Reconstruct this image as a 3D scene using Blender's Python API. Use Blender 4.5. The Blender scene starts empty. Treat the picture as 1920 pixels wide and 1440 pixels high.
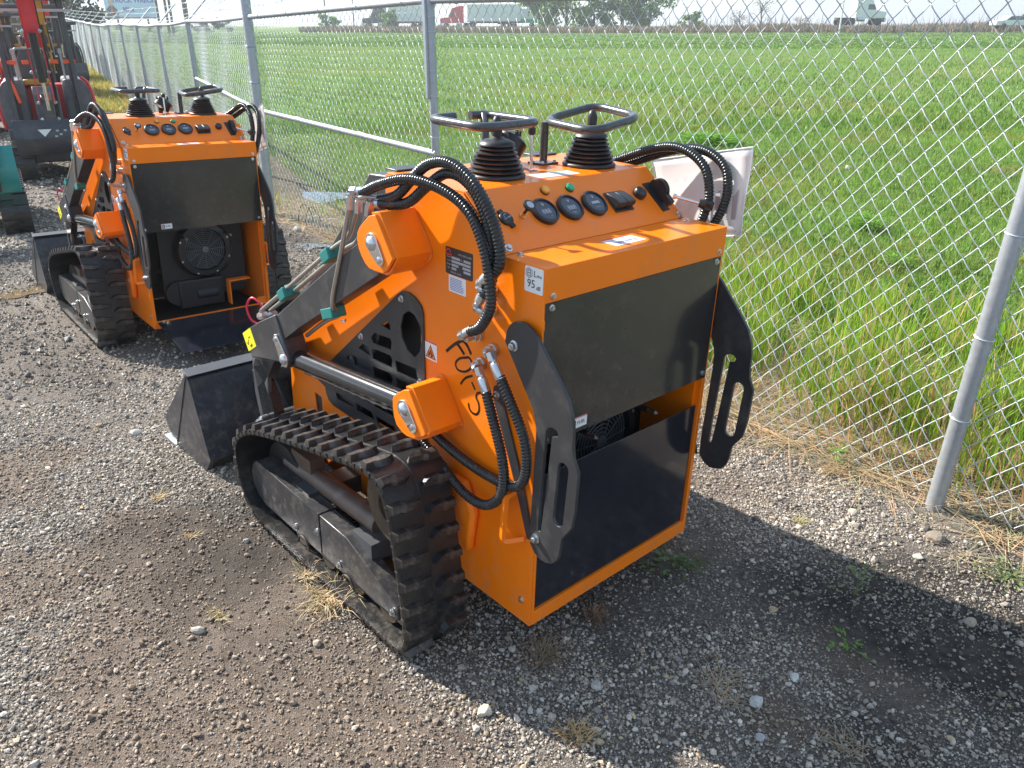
import bpy, bmesh, math, random
import numpy as np
from mathutils import Vector, Matrix, Euler
from mathutils.geometry import tessellate_polygon
PI = math.pi; R = math.radians
rnd = random.Random(7); rng = np.random.default_rng(7)
scene = bpy.context.scene
col = scene.collection

# ------------------------------------------------------------ frames, camera
# local frame of the near loader: x right, y forward, z up (metres)
CAM_M = np.array([-1.18063192, -1.16355176, 1.56323239]); YAW = 0.753917585; PM = 0.421249947; RM = 0.0302806; FPX = 1493.65
PG = math.atan((720 - 48) / FPX)
def basis(yaw, pitch, roll):
    f = np.array([math.sin(yaw)*math.cos(pitch), math.cos(yaw)*math.cos(pitch), -math.sin(pitch)])
    r = np.array([math.cos(yaw), -math.sin(yaw), 0]); u = np.cross(r, f)
    return np.stack([r*math.cos(roll)+u*math.sin(roll), -r*math.sin(roll)+u*math.cos(roll), f])
BM = basis(YAW, PM, RM); BG = basis(YAW, PG, 0)
RMG = BG.T @ BM                      # loader frame -> level world frame
CAM = RMG @ CAM_M
def toG(p): return RMG @ np.array(p, float)
MGm = Matrix(RMG.tolist()).to_4x4()
cam = bpy.data.cameras.new('camera'); co = bpy.data.objects.new('camera', cam); col.objects.link(co)
rM = Matrix(((BG[0][0], BG[1][0], -BG[2][0]), (BG[0][1], BG[1][1], -BG[2][1]), (BG[0][2], BG[1][2], -BG[2][2])))
co.matrix_world = Matrix.Translation(Vector(CAM)) @ rM.to_4x4()
cam.sensor_width = 36; cam.sensor_fit = 'HORIZONTAL'; cam.lens = FPX/1920*36; cam.clip_end = 6000; cam.clip_start = .05
scene.camera = co

# ------------------------------------------------------------ sky, sun, exposure
SUN = Vector(toG((-.287, .958, .70))).normalized()
w = bpy.data.worlds.new('World'); scene.world = w; w.use_nodes = True
nt = w.node_tree; nt.nodes.clear()
out = nt.nodes.new('ShaderNodeOutputWorld'); bg = nt.nodes.new('ShaderNodeBackground')
sky = nt.nodes.new('ShaderNodeTexSky'); sky.sky_type = 'NISHITA'; sky.sun_disc = False
sky.sun_elevation = math.asin(SUN.z); sky.sun_rotation = math.atan2(SUN.x, SUN.y)
sky.air_density = 1.0; sky.dust_density = .6; sky.ozone_density = 1.6
tc = nt.nodes.new('ShaderNodeTexCoord'); mp = nt.nodes.new('ShaderNodeMapping'); mp.inputs['Scale'].default_value = (1.6, 1.6, 6)
nz = nt.nodes.new('ShaderNodeTexNoise'); nz.inputs['Scale'].default_value = 2.3; nz.inputs['Detail'].default_value = 7
rmp = nt.nodes.new('ShaderNodeValToRGB'); rmp.color_ramp.elements[0].position = .22; rmp.color_ramp.elements[1].position = .60
mx = nt.nodes.new('ShaderNodeMix'); mx.data_type = 'RGBA'; mx.inputs['B'].default_value = (2.35, 3.05, 3.9, 1)
mth = nt.nodes.new('ShaderNodeMath'); mth.operation = 'MULTIPLY'; mth.inputs[1].default_value = .9
L = nt.links.new
L(tc.outputs['Generated'], mp.inputs[0]); L(mp.outputs[0], nz.inputs['Vector']); L(nz.outputs[0], rmp.inputs[0])
L(rmp.outputs[0], mth.inputs[0]); L(mth.outputs[0], mx.inputs['Factor']); L(sky.outputs[0], mx.inputs['A'])
L(mx.outputs['Result'], bg.inputs[0]); bg.inputs[1].default_value = .12; L(bg.outputs[0], out.inputs[0])
sd = bpy.data.lights.new('sun', 'SUN'); sd.energy = 4.8; sd.angle = R(.5); sd.color = (1, .95, .87)
so = bpy.data.objects.new('sun', sd); col.objects.link(so); so.rotation_euler = SUN.to_track_quat('Z', 'Y').to_euler()
scene.view_settings.view_transform = 'Standard'; scene.view_settings.look = 'None'
scene.view_settings.exposure = 1.15; scene.view_settings.gamma = 1
scene.render.engine = 'CYCLES'
scene.cycles.max_bounces = 6; scene.cycles.transparent_max_bounces = 8

# ------------------------------------------------------------ materials
def node_mat(name):
    m = bpy.data.materials.new(name); m.use_nodes = True
    return m, m.node_tree.nodes, m.node_tree.links.new, m.node_tree.nodes['Principled BSDF']
def mat(name, c, rough=.5, metal=0, var=.12, scale=20, bump=0, bscale=60, coat=0, spec=.5, dirt=None, dirtamt=.5, dscale=6, trans=0, rvar=.15):
    m, N, L, b = node_mat(name)
    t = N.new('ShaderNodeTexCoord'); n = N.new('ShaderNodeTexNoise'); n.inputs['Scale'].default_value = scale; n.inputs['Detail'].default_value = 6
    L(t.outputs['Object'], n.inputs['Vector'])
    r = N.new('ShaderNodeMix'); r.data_type = 'RGBA'
    r.inputs['A'].default_value = (*[x*(1-var) for x in c], 1); r.inputs['B'].default_value = (*[min(1, x*(1+var)) for x in c], 1)
    L(n.outputs[0], r.inputs['Factor']); last = r.outputs['Result']
    if dirt:
        n2 = N.new('ShaderNodeTexNoise'); n2.inputs['Scale'].default_value = dscale; n2.inputs['Detail'].default_value = 9; n2.inputs['Roughness'].default_value = .65
        L(t.outputs['Object'], n2.inputs['Vector'])
        cr = N.new('ShaderNodeValToRGB'); cr.color_ramp.elements[0].position = .5; cr.color_ramp.elements[1].position = .72
        cr.color_ramp.elements[1].color = (dirtamt,)*3+(1,)
        L(n2.outputs[0], cr.inputs[0]); q = N.new('ShaderNodeMix'); q.data_type = 'RGBA'
        L(cr.outputs[0], q.inputs['Factor']); L(last, q.inputs['A']); q.inputs['B'].default_value = (*dirt, 1); last = q.outputs['Result']
    L(last, b.inputs['Base Color'])
    mr = N.new('ShaderNodeMapRange'); mr.inputs['To Min'].default_value = max(.02, rough*(1-rvar)); mr.inputs['To Max'].default_value = min(1, rough*(1+rvar))
    L(n.outputs[0], mr.inputs['Value']); L(mr.outputs[0], b.inputs['Roughness'])
    b.inputs['Metallic'].default_value = metal; b.inputs['Coat Weight'].default_value = coat; b.inputs['Coat Roughness'].default_value = .08
    b.inputs['Specular IOR Level'].default_value = spec; b.inputs['Transmission Weight'].default_value = trans
    if bump:
        n3 = N.new('ShaderNodeTexNoise'); n3.inputs['Scale'].default_value = bscale; n3.inputs['Detail'].default_value = 4
        L(t.outputs['Object'], n3.inputs['Vector']); bb = N.new('ShaderNodeBump'); bb.inputs['Strength'].default_value = bump; bb.inputs['Distance'].default_value = .01
        L(n3.outputs[0], bb.inputs['Height']); L(bb.outputs[0], b.inputs['Normal'])
    return m
M = dict(
 orange=mat('orange_paint', (1.0, .212, .002), .32, var=.04, scale=5, coat=.12, spec=.35, bump=.035, bscale=140, dirt=(.60, .24, .10), dirtamt=.32, dscale=7),
 weld=mat('orange_weld', (.85, .2, .01), .38, var=.1, bump=.5, bscale=120),
 black=mat('black_gloss_paint', (.016, .016, .018), .17, var=.25, scale=12, coat=.2, bump=.02, bscale=25, dirt=(.06, .057, .05), dirtamt=.22, dscale=14),
 satin=mat('black_satin_paint', (.036, .036, .040), .36, var=.25, scale=9, dirt=(.15, .14, .125), dirtamt=.38, dscale=11, bump=.05, bscale=200),
 bucket=mat('bucket_paint', (.03, .032, .042), .3, var=.3, scale=7, dirt=(.14, .13, .12), dirtamt=.5, dscale=6, coat=.2),
 navy=mat('navy_black_panel', (.013, .014, .022), .14, var=.3, scale=6, coat=.3, bump=.015, bscale=20, dirt=(.05, .05, .05), dirtamt=.25, dscale=30),
 rubber=mat('track_rubber', (.017, .017, .018), .33, var=.3, scale=14, dirt=(.085, .072, .06), dirtamt=.42, dscale=16, bump=.15, bscale=90),
 rubber2=mat('black_rubber', (.022, .022, .023), .42, var=.2, scale=30, dirt=(.1, .095, .085), dirtamt=.35, dscale=30),
 hose=mat('hose_wrap', (.02, .02, .021), .24, var=.25, scale=30, dirt=(.09, .085, .075), dirtamt=.35, dscale=40),
 hoser=mat('hose_wrap_green', (.018, .024, .023), .26, var=.2, scale=30),
 handle=mat('handle_paint', (.05, .055, .06), .28, var=.25, scale=40, coat=.2, dirt=(.13, .12, .11), dirtamt=.4, dscale=30),
 zinc=mat('zinc_bolt', (.62, .64, .66), .3, metal=1, var=.2, scale=60),
 chrome=mat('chrome', (.78, .78, .8), .12, metal=1, var=.05),
 steel=mat('steel_tube', (.42, .40, .36), .36, metal=.75, var=.15, scale=40),
 galv=mat('galvanized_pipe', (.42, .45, .48), .45, metal=.55, var=.2, scale=35, dirt=(.55, .57, .6), dirtamt=.5, dscale=60),
 wire=mat('galvanized_wire', (.58, .62, .63), .45, metal=.35, var=.2, scale=15),
 brass=mat('brass', (.75, .5, .18), .25, metal=1, var=.1),
 teal=mat('teal_clamp', (.02, .21, .19), .45, var=.15),
 tealp=mat('teal_paint', (.01, .24, .22), .35, var=.1, coat=.3),
 red=mat('red_paint', (.7, .035, .05), .35, var=.15, coat=.3, dirt=(.4, .12, .12), dirtamt=.3),
 redw=mat('red_wire', (.7, .02, .06), .4, var=.05),
 cover=mat('dark_orange_rail', (.9, .12, .03), .4, var=.1),
 yellow=mat('amber_paint', (.62, .30, .03), .45, var=.15, dirt=(.35, .25, .15), dirtamt=.5),
 dgrey=mat('dark_grey_paint', (.07, .072, .078), .45, var=.2, dirt=(.2, .19, .18), dirtamt=.4),
 exgrey=mat('flare_paled_grey', (.13, .132, .14), .5, var=.25, dirt=(.3, .28, .26), dirtamt=.4),  # excavator grey lightened to imitate lens flare, plus dirt; fan grille shares it
 panel=mat('gloss_panel', (.028, .027, .026), .2, var=.3, scale=8, coat=.35, bump=.03, bscale=18, dirt=(.07, .065, .058), dirtamt=.3, dscale=9),
 lgrey=mat('pale_grey', (.45, .45, .43), .5, var=.15),
 rust=mat('brown_greased_steel', (.13, .085, .065), .45, var=.35, scale=12, dirt=(.3, .26, .22), dirtamt=.5, dscale=14, bump=.1),
 rust2=mat('rusty_sprocket', (.07, .052, .036), .6, metal=.2, var=.4, scale=18, dirt=(.4, .2, .06), dirtamt=.5, dscale=12),
 white=mat('white_label', (.8, .8, .8), .35, var=.02),
 ylabel=mat('yellow_label', (.9, .85, .02), .4, var=.02),
 orlabel=mat('orange_label_print', (.9, .22, .02), .4, var=.02),
 redlabel=mat('red_label_print', (.75, .06, .04), .4, var=.02),
 bluelabel=mat('blue_label_print', (.08, .12, .45), .4, var=.02),
 ink=mat('black_ink', (.018, .012, .01), .5, var=.1),
 plate=mat('type_plate', (.03, .028, .028), .35, var=.1),
 greyprint=mat('grey_print', (.4, .4, .42), .4, var=.1),
 gface=mat('gauge_face', (.03, .035, .06), .12, var=.1, coat=.5),
 digit=mat('gauge_digit', (.45, .47, .52), .4, var=.02),
 lampA=mat('amber_lamp', (.95, .36, .01), .15, var=.02, coat=.5),
 lampG=mat('green_lamp', (.0, .4, .16), .15, var=.02, coat=.5),
 plastic=mat('black_plastic', (.022, .022, .024), .35, var=.15, scale=80),
 inner=mat('dark_engine', (.018, .018, .019), .5, var=.4, scale=30),
 truckw=mat('truck_white', (.75, .77, .8), .35, var=.04),
 glass=mat('dark_glass', (.06, .08, .1), .08, var=.1, coat=.5),
 trunk=mat('tree_bark', (.12, .09, .06), .8, var=.3, bump=.3),
 pole=mat('pole_wood', (.13, .1, .08), .8, var=.2),
)
def attr_mat(name, rough=.6, attr='Col', trans=0, bump=0, bscale=150, nvar=0):
    m, N, L, b = node_mat(name)
    a = N.new('ShaderNodeAttribute'); a.attribute_name = attr
    last = a.outputs['Color']
    if nvar:
        t = N.new('ShaderNodeTexCoord'); n = N.new('ShaderNodeTexNoise'); n.inputs['Scale'].default_value = bscale; n.inputs['Detail'].default_value = 5
        L(t.outputs['Object'], n.inputs['Vector']); mr = N.new('ShaderNodeMapRange'); mr.inputs['To Min'].default_value = 1-nvar; mr.inputs['To Max'].default_value = 1+nvar
        mr.inputs['From Min'].default_value = .3; mr.inputs['From Max'].default_value = .7
        L(n.outputs[0], mr.inputs['Value']); q = N.new('ShaderNodeMix'); q.data_type = 'RGBA'; q.blend_type = 'MULTIPLY'; q.inputs['Factor'].default_value = 1
        L(last, q.inputs['A']); L(mr.outputs[0], q.inputs['B']); last = q.outputs['Result']
    L(last, b.inputs['Base Color']); b.inputs['Roughness'].default_value = rough
    if trans:
        tr = N.new('ShaderNodeBsdfTranslucent'); L(a.outputs['Color'], tr.inputs[0]); ms = N.new('ShaderNodeMixShader'); ms.inputs[0].default_value = trans
        o = N['Material Output']; L(b.outputs[0], ms.inputs[1]); L(tr.outputs[0], ms.inputs[2]); L(ms.outputs[0], o.inputs[0])
    return m
def wear(m, amt, c, z0=.12, z1=.55):
    nt_ = m.node_tree; N = nt_.nodes; L = nt_.links.new; b = N['Principled BSDF']; src = b.inputs['Base Color'].links[0].from_socket
    t = N.new('ShaderNodeTexCoord'); s_ = N.new('ShaderNodeSeparateXYZ'); L(t.outputs['Object'], s_.inputs[0])
    mr = N.new('ShaderNodeMapRange'); mr.inputs['From Min'].default_value = z1; mr.inputs['From Max'].default_value = z0; L(s_.outputs[2], mr.inputs['Value'])
    n = N.new('ShaderNodeTexNoise'); n.inputs['Scale'].default_value = 26; n.inputs['Detail'].default_value = 10; n.inputs['Roughness'].default_value = .75; L(t.outputs['Object'], n.inputs['Vector'])
    cr_ = N.new('ShaderNodeValToRGB'); cr_.color_ramp.elements[0].position = .5; cr_.color_ramp.elements[1].position = .66; L(n.outputs[0], cr_.inputs[0])
    mp_ = N.new('ShaderNodeMapping'); mp_.inputs['Scale'].default_value = (5, 60, 9); mp_.inputs['Rotation'].default_value = (.5, .2, .3); L(t.outputs['Object'], mp_.inputs[0])
    n2 = N.new('ShaderNodeTexNoise'); n2.inputs['Scale'].default_value = 6; n2.inputs['Detail'].default_value = 3; L(mp_.outputs[0], n2.inputs['Vector'])
    c2 = N.new('ShaderNodeValToRGB'); c2.color_ramp.elements[0].position = .66; c2.color_ramp.elements[1].position = .74; L(n2.outputs[0], c2.inputs[0])
    a = N.new('ShaderNodeMath'); a.operation = 'MULTIPLY'; L(mr.outputs[0], a.inputs[0]); L(cr_.outputs[0], a.inputs[1])
    a2 = N.new('ShaderNodeMath'); a2.operation = 'MULTIPLY_ADD'; L(c2.outputs[0], a2.inputs[0]); a2.inputs[1].default_value = .35; L(a.outputs[0], a2.inputs[2])
    a3 = N.new('ShaderNodeMath'); a3.operation = 'MULTIPLY'; a3.use_clamp = True; L(a2.outputs[0], a3.inputs[0]); a3.inputs[1].default_value = amt
    q = N.new('ShaderNodeMix'); q.data_type = 'RGBA'; L(a3.outputs[0], q.inputs['Factor']); L(src, q.inputs['A']); q.inputs['B'].default_value = (*c, 1); L(q.outputs['Result'], b.inputs['Base Color'])
wear(M['orange'], .5, (.42, .26, .15), .1, .4); wear(M['satin'], .7, (.2, .18, .15), .05, .5); wear(M['navy'], .45, (.09, .085, .08), .1, .6); wear(M['panel'], .4, (.10, .095, .085), .6, 1.1); wear(M['rubber'], .8, (.15, .125, .10), -.02, .3); wear(M['bucket'], .8, (.2, .18, .15), -.02, .5)
M['stone'] = attr_mat('crushed_stone', .85, nvar=.22, bscale=180)
M['leaf'] = attr_mat('leaf', .5, trans=.35)
M['blade'] = attr_mat('grass_blade', .45, trans=.4)
M['straw'] = attr_mat('dry_straw', .6, trans=.15)

# ------------------------------------------------------------ mesh helpers
MIRW = .68
class MB:
    def __init__(s): s.v = []; s.f = []
    def add(s, vs, fs):
        o = len(s.v); s.v += [tuple(map(float, p)) for p in vs]; s.f += [tuple(i+o for i in f) for f in fs]; return s
    def box(s, a, b):
        x0, y0, z0 = a; x1, y1, z1 = b
        return s.add([(x0,y0,z0),(x1,y0,z0),(x1,y1,z0),(x0,y1,z0),(x0,y0,z1),(x1,y0,z1),(x1,y1,z1),(x0,y1,z1)],
                     [(0,3,2,1),(4,5,6,7),(0,1,5,4),(1,2,6,5),(2,3,7,6),(3,0,4,7)])
    def prism(s, pts, a, b, ax=0, holes=()):
        """polygon in the plane across axis ax, extruded from a to b"""
        def P(p, t):
            q = [p[0], p[1]]; q.insert(ax, t); return q
        loops = [list(pts)]+[list(h) for h in holes]
        area = lambda l: sum(l[i][0]*l[(i+1) % len(l)][1]-l[(i+1) % len(l)][0]*l[i][1] for i in range(len(l)))
        if area(loops[0]) < 0: loops[0].reverse()
        for h in loops[1:]:
            if area(h) > 0: h.reverse()
        flat = [p for l in loops for p in l]; n = len(flat)
        tri = tessellate_polygon([[Vector((p[0], p[1], 0)) for p in l] for l in loops])
        vs = [P(p, a) for p in flat]+[P(p, b) for p in flat]; fs = []
        flip = (ax == 1)
        for t in tri:
            A, B, C = [flat[i] for i in t]
            cr = (B[0]-A[0])*(C[1]-A[1])-(B[1]-A[1])*(C[0]-A[0])
            if abs(cr) < 1e-14: continue
            t = t if cr > 0 else (t[0], t[2], t[1])
            up = (t[0]+n, t[1]+n, t[2]+n); dn = (t[0], t[2], t[1])
            fs += [up, dn]
        o = 0
        for l in loops:
            k = len(l)
            for i in range(k):
                j = (i+1) % k; fs.append((o+i, o+j, o+j+n, o+i+n))
            o += k
        if (b < a) != flip: fs = [tuple(reversed(f)) for f in fs]
        return s.add(vs, fs)
    def ngon(s, pts): return s.add(pts, [tuple(range(len(pts)))])
    def tube(s, path, r, seg=8, closed=False, cap=True, rfun=None):
        P = [Vector(p) for p in path]; n = len(P); T = []
        for i in range(n):
            a = P[(i-1) % n] if (closed or i > 0) else P[i]; b = P[(i+1) % n] if (closed or i < n-1) else P[i]
            T.append((b-a).normalized())
        t0 = T[0]; N = t0.orthogonal().normalized(); vs = []; L_ = 0
        for i in range(n):
            if i: L_ += (P[i]-P[i-1]).length
            N = (N-T[i]*N.dot(T[i])).normalized(); B = T[i].cross(N)
            for k in range(seg):
                a = 2*PI*k/seg; rr = r if rfun is None else rfun(L_, a)
                vs.append(P[i]+(N*math.cos(a)+B*math.sin(a))*rr)
        fs = []
        for i in range(n if closed else n-1):
            j = (i+1) % n
            for k in range(seg):
                l = (k+1) % seg; fs.append((i*seg+k, i*seg+l, j*seg+l, j*seg+k))
        if cap and not closed: fs += [tuple(reversed(range(seg))), tuple((n-1)*seg+k for k in range(seg))]
        return s.add(vs, fs)
    def cyl(s, a, b, r0, r1=None, seg=16): 
        r1 = r0 if r1 is None else r1; a = Vector(a); b = Vector(b); T = (b-a).normalized(); N = T.orthogonal().normalized(); B = T.cross(N)
        vs = [p+(N*math.cos(2*PI*k/seg)+B*math.sin(2*PI*k/seg))*r for p, r in ((a, r0), (b, r1)) for k in range(seg)]
        fs = [(k, (k+1) % seg, seg+(k+1) % seg, seg+k) for k in range(seg)]+[tuple(reversed(range(seg))), tuple(range(seg, 2*seg))]
        return s.add(vs, fs)
    def lathe(s, prof, o, axis=(0, 0, 1), seg=24):
        o = Vector(o); T = Vector(axis).normalized(); N = T.orthogonal().normalized(); B = T.cross(N); vs = []
        for r, h in prof:
            for k in range(seg): vs.append(o+T*h+(N*math.cos(2*PI*k/seg)+B*math.sin(2*PI*k/seg))*max(r, 1e-5))
        n = len(prof); fs = []
        for i in range(n-1):
            for k in range(seg):
                l = (k+1) % seg; fs.append((i*seg+k, i*seg+l, (i+1)*seg+l, (i+1)*seg+k))
        fs += [tuple(reversed(range(seg))), tuple((n-1)*seg+k for k in range(seg))]
        return s.add(vs, fs)
    def bar(s, a, b, wd, ht, up=(0, 0, 1)):
        a = Vector(a); b = Vector(b); T = (b-a).normalized(); S = T.cross(Vector(up)).normalized()*wd/2; U = S.cross(T).normalized()*ht/2
        vs = [a-S-U, a+S-U, a+S+U, a-S+U, b-S-U, b+S-U, b+S+U, b-S+U]
        return s.add(vs, [(0,1,2,3),(7,6,5,4),(0,4,5,1),(1,5,6,2),(2,6,7,3),(3,7,4,0)])
    def mirror(s):
        s.v = [(MIRW-x, y, z) for x, y, z in s.v]; s.f = [tuple(reversed(f)) for f in s.f]; return s
    def mesh(s, name, m, smooth=True, ang=35):
        me = bpy.data.meshes.new(name); me.from_pydata(s.v, [], s.f); me.materials.append(m)
        if smooth:
            me.shade_smooth(); me.set_sharp_from_angle(angle=R(ang))
        return me
    def build(s, name, m, parent=None, bevel=0, smooth=True, ang=35, mir=False, matrix=None, kind=None, fixn=False):
        if mir: s.mirror()
        me = s.mesh(name, m, smooth, ang)
        if fixn:
            bm = bmesh.new(); bm.from_mesh(me); bmesh.ops.recalc_face_normals(bm, faces=bm.faces); bm.to_mesh(me); bm.free()
        o = bpy.data.objects.new(name, me); col.objects.link(o); o.parent = parent
        if matrix is not None: o.matrix_local = matrix
        if bevel:
            b = o.modifiers.new('bevel', 'BEVEL'); b.width = bevel; b.segments = 2; b.limit_method = 'ANGLE'; b.angle_limit = R(40); b.harden_normals = False
        if kind: o['kind'] = kind
        return o
def inst(name, me, parent, matrix, label=None):
    o = bpy.data.objects.new(name, me); col.objects.link(o); o.parent = parent; o.matrix_local = matrix
    if label: o['label'] = label
    return o
def thing(name, label, cat, mw=None, group=None):
    o = bpy.data.objects.new(name, None); col.objects.link(o); o.empty_display_size = .1
    o['label'] = label; o['category'] = cat
    if group: o['group'] = group
    if mw is not None: o.matrix_world = mw
    return o
def tag(o, label, cat, group=None, kind=None):
    o['label'] = label; o['category'] = cat
    if group: o['group'] = group
    if kind: o['kind'] = kind
    return o
def cr(pts, n=8, closed=False):
    P = [Vector(p) for p in pts]; k = len(P); o = []
    rngi = range(k if closed else k-1)
    for i in rngi:
        if closed: a, b, c, d = P[(i-1) % k], P[i], P[(i+1) % k], P[(i+2) % k]
        else: a, b, c, d = P[max(i-1, 0)], P[i], P[i+1], P[min(i+2, k-1)]
        for j in range(n):
            t = j/n; o.append(.5*((2*b)+(-a+c)*t+(2*a-5*b+4*c-d)*t*t+(-a+3*b-3*c+d)*t**3))
    if not closed: o.append(P[-1])
    return o
def resample(P, step, closed=False):
    P = [Vector(p) for p in P]
    if closed: P = P+[P[0]]
    d = [0]
    for i in range(1, len(P)): d.append(d[-1]+(P[i]-P[i-1]).length)
    n = max(2, round(d[-1]/step)); o = []; j = 0
    for i in range(n if closed else n+1):
        s = d[-1]*i/n
        while j < len(d)-2 and d[j+1] < s: j += 1
        t = (s-d[j])/max(1e-9, d[j+1]-d[j]); o.append(P[j].lerp(P[j+1], min(1, t)))
    return o, d[-1]/n
def text_mb(txt, size, font_off=0, align='CENTER', ext=.0004):
    cu = bpy.data.curves.new('t', 'FONT'); cu.body = txt; cu.size = size; cu.align_x = align; cu.align_y = 'CENTER'; cu.extrude = ext; cu.resolution_u = 2; cu.offset = font_off
    ob = bpy.data.objects.new('t', cu); col.objects.link(ob)
    bpy.context.view_layer.update()
    me = bpy.data.meshes.new_from_object(ob); bpy.data.objects.remove(ob); bpy.data.curves.remove(cu)
    m = MB(); m.v = [tuple(v.co) for v in me.vertices]; m.f = [tuple(p.vertices) for p in me.polygons]; bpy.data.meshes.remove(me)
    return m
def frame(o, ex, ey):
    """matrix with origin o, local x along ex, local y along ey, z = their cross product"""
    ex = Vector(ex).normalized(); ey = Vector(ey); ez = ex.cross(ey).normalized(); ey = ez.cross(ex)
    m = Matrix.Identity(4)
    for i in range(3): m[i][0] = ex[i]; m[i][1] = ey[i]; m[i][2] = ez[i]; m[i][3] = Vector(o)[i]
    return m
def xf(mb, mt):
    mb.v = [tuple(mt @ Vector(p)) for p in mb.v]; return mb
def strokes(lines, wd, z=.0006):
    """ribbon strokes in a local xy plane"""
    m = MB()
    for k, l in enumerate(lines):
        P = [Vector((*p, 0)) for p in l]; zz = z+.0001*k
        for i in range(len(P)-1):
            a, b = P[i], P[i+1]; t = (b-a).normalized(); n = Vector((-t.y, t.x, 0))*wd/2; e = t*wd*.3
            m.add([a-e-n+Vector((0,0,zz)), b+e-n+Vector((0,0,zz)), b+e+n+Vector((0,0,zz)), a-e+n+Vector((0,0,zz))], [(0,1,2,3)])
    return m

# ------------------------------------------------------------ terrain
FR = np.array([math.cos(YAW), -math.sin(YAW)]); FH = np.array([math.sin(YAW), math.cos(YAW)])
def RH(Rr, h, z=0): p = CAM[:2]+Rr*FR+h*FH; return Vector((p[0], p[1], z))
BGO = np.array([.196572, 3.20760682, -.14489061])
def mplane(x, y, z=-.018): return toG((x, y, z))
ctrl = []
for x in (-1.5, -.3, .9, 1.6):
    for y in (-1.2, -.2, .8, 1.9): ctrl.append(mplane(x, y))
ctrl.append(mplane(-3, 0)); ctrl.append(mplane(-3, 2)); ctrl.append(mplane(-.5, -2.5))
b0 = toG(BGO)
for dx, dy in ((-.3, 0), (-.3, 1.3), (.9, 0), (.9, 1.3), (.3, .6)):
    ctrl.append(toG(BGO+np.array([dx, dy, -.018+.0*dx])))
def cp(Rr, h, z): p = RH(Rr, h); ctrl.append(np.array([p.x, p.y, z]))
cp(1.55, 2.49, -.03); cp(-.5, 5.3, -.12); cp(-2.4, 7.95, -.15); cp(2.6, 1.0, -.02)
cp(-4.08, 11, -.12); cp(-6.5, 15.5, -.05); cp(-11, 23, .15); cp(-18, 36, .5); cp(-26, 50, .6)
cp(-5, 9, -.12); cp(-6, 6, -.12); cp(-9, 14, 0); cp(-14, 24, .2); cp(-4, 4, -.05); cp(-9, 6, 0); cp(-20, 15, .1)
cp(.4, 6.6, -.27); cp(2.5, 4.3, -.17); cp(-1.4, 8.3, -.27); cp(-1.9, 9.5, -.28); cp(4.5, 3, -.1)
cp(3, 10, -.15); cp(8, 8, -.05); cp(0, 14, -.12); cp(10, 20, 0); cp(-3, 24, 0); cp(0, 45, .12); cp(25, 40, .2)
cp(0, 125, .55); cp(60, 120, .6); cp(-60, 120, .6); cp(0, 150, 1.05); cp(70, 150, 1.15); cp(-60, 150, 1.05); cp(0, 200, 1.1); cp(120, 180, 1.1); cp(-120, 150, 1.1)
C_ = np.array(ctrl)
def kern(d2): return np.sqrt(d2+1.2)
D2 = ((C_[:, None, :2]-C_[None, :, :2])**2).sum(-1)
WT = np.linalg.solve(kern(D2)+np.eye(len(C_))*.02*-1, C_[:, 2]-C_[:, 2].mean())
def gz(x, y):
    x = np.asarray(x, float); y = np.asarray(y, float); sh = x.shape; p = np.stack([x.ravel(), y.ravel()], 1)
    o = np.empty(len(p))
    for i in range(0, len(p), 20000):
        q = p[i:i+20000]; d2 = ((q[:, None, :]-C_[None, :, :2])**2).sum(-1); o[i:i+20000] = kern(d2)@WT
    o += C_[:, 2].mean(); dist = np.hypot(p[:, 0], p[:, 1])
    k = np.clip((dist-170)/80, 0, 1); o = o*(1-k)+1.1*k
    return o.reshape(sh)
def gz1(x, y): return float(gz(np.array([x]), np.array([y]))[0])
def RHg(Rr, h, dz=0): p = RH(Rr, h); p.z = gz1(p.x, p.y)+dz; return p
# value noise (numpy)
_g = rng.random((256, 256))
def vnoise(x, y, s):
    x = np.asarray(x)*s; y = np.asarray(y)*s; xi = np.floor(x).astype(int); yi = np.floor(y).astype(int); fx = x-xi; fy = y-yi
    fx = fx*fx*(3-2*fx); fy = fy*fy*(3-2*fy); a = _g[xi % 256, yi % 256]; b = _g[(xi+1) % 256, yi % 256]; c = _g[xi % 256, (yi+1) % 256]; d = _g[(xi+1) % 256, (yi+1) % 256]
    return (a*(1-fx)+b*fx)*(1-fy)+(c*(1-fx)+d*fx)*fy
def fbm(x, y, s, o=4): return sum(vnoise(x+17.3*i, y-9.1*i, s*2**i)/2**i for i in range(o))/sum(1/2**i for i in range(o))
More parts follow.
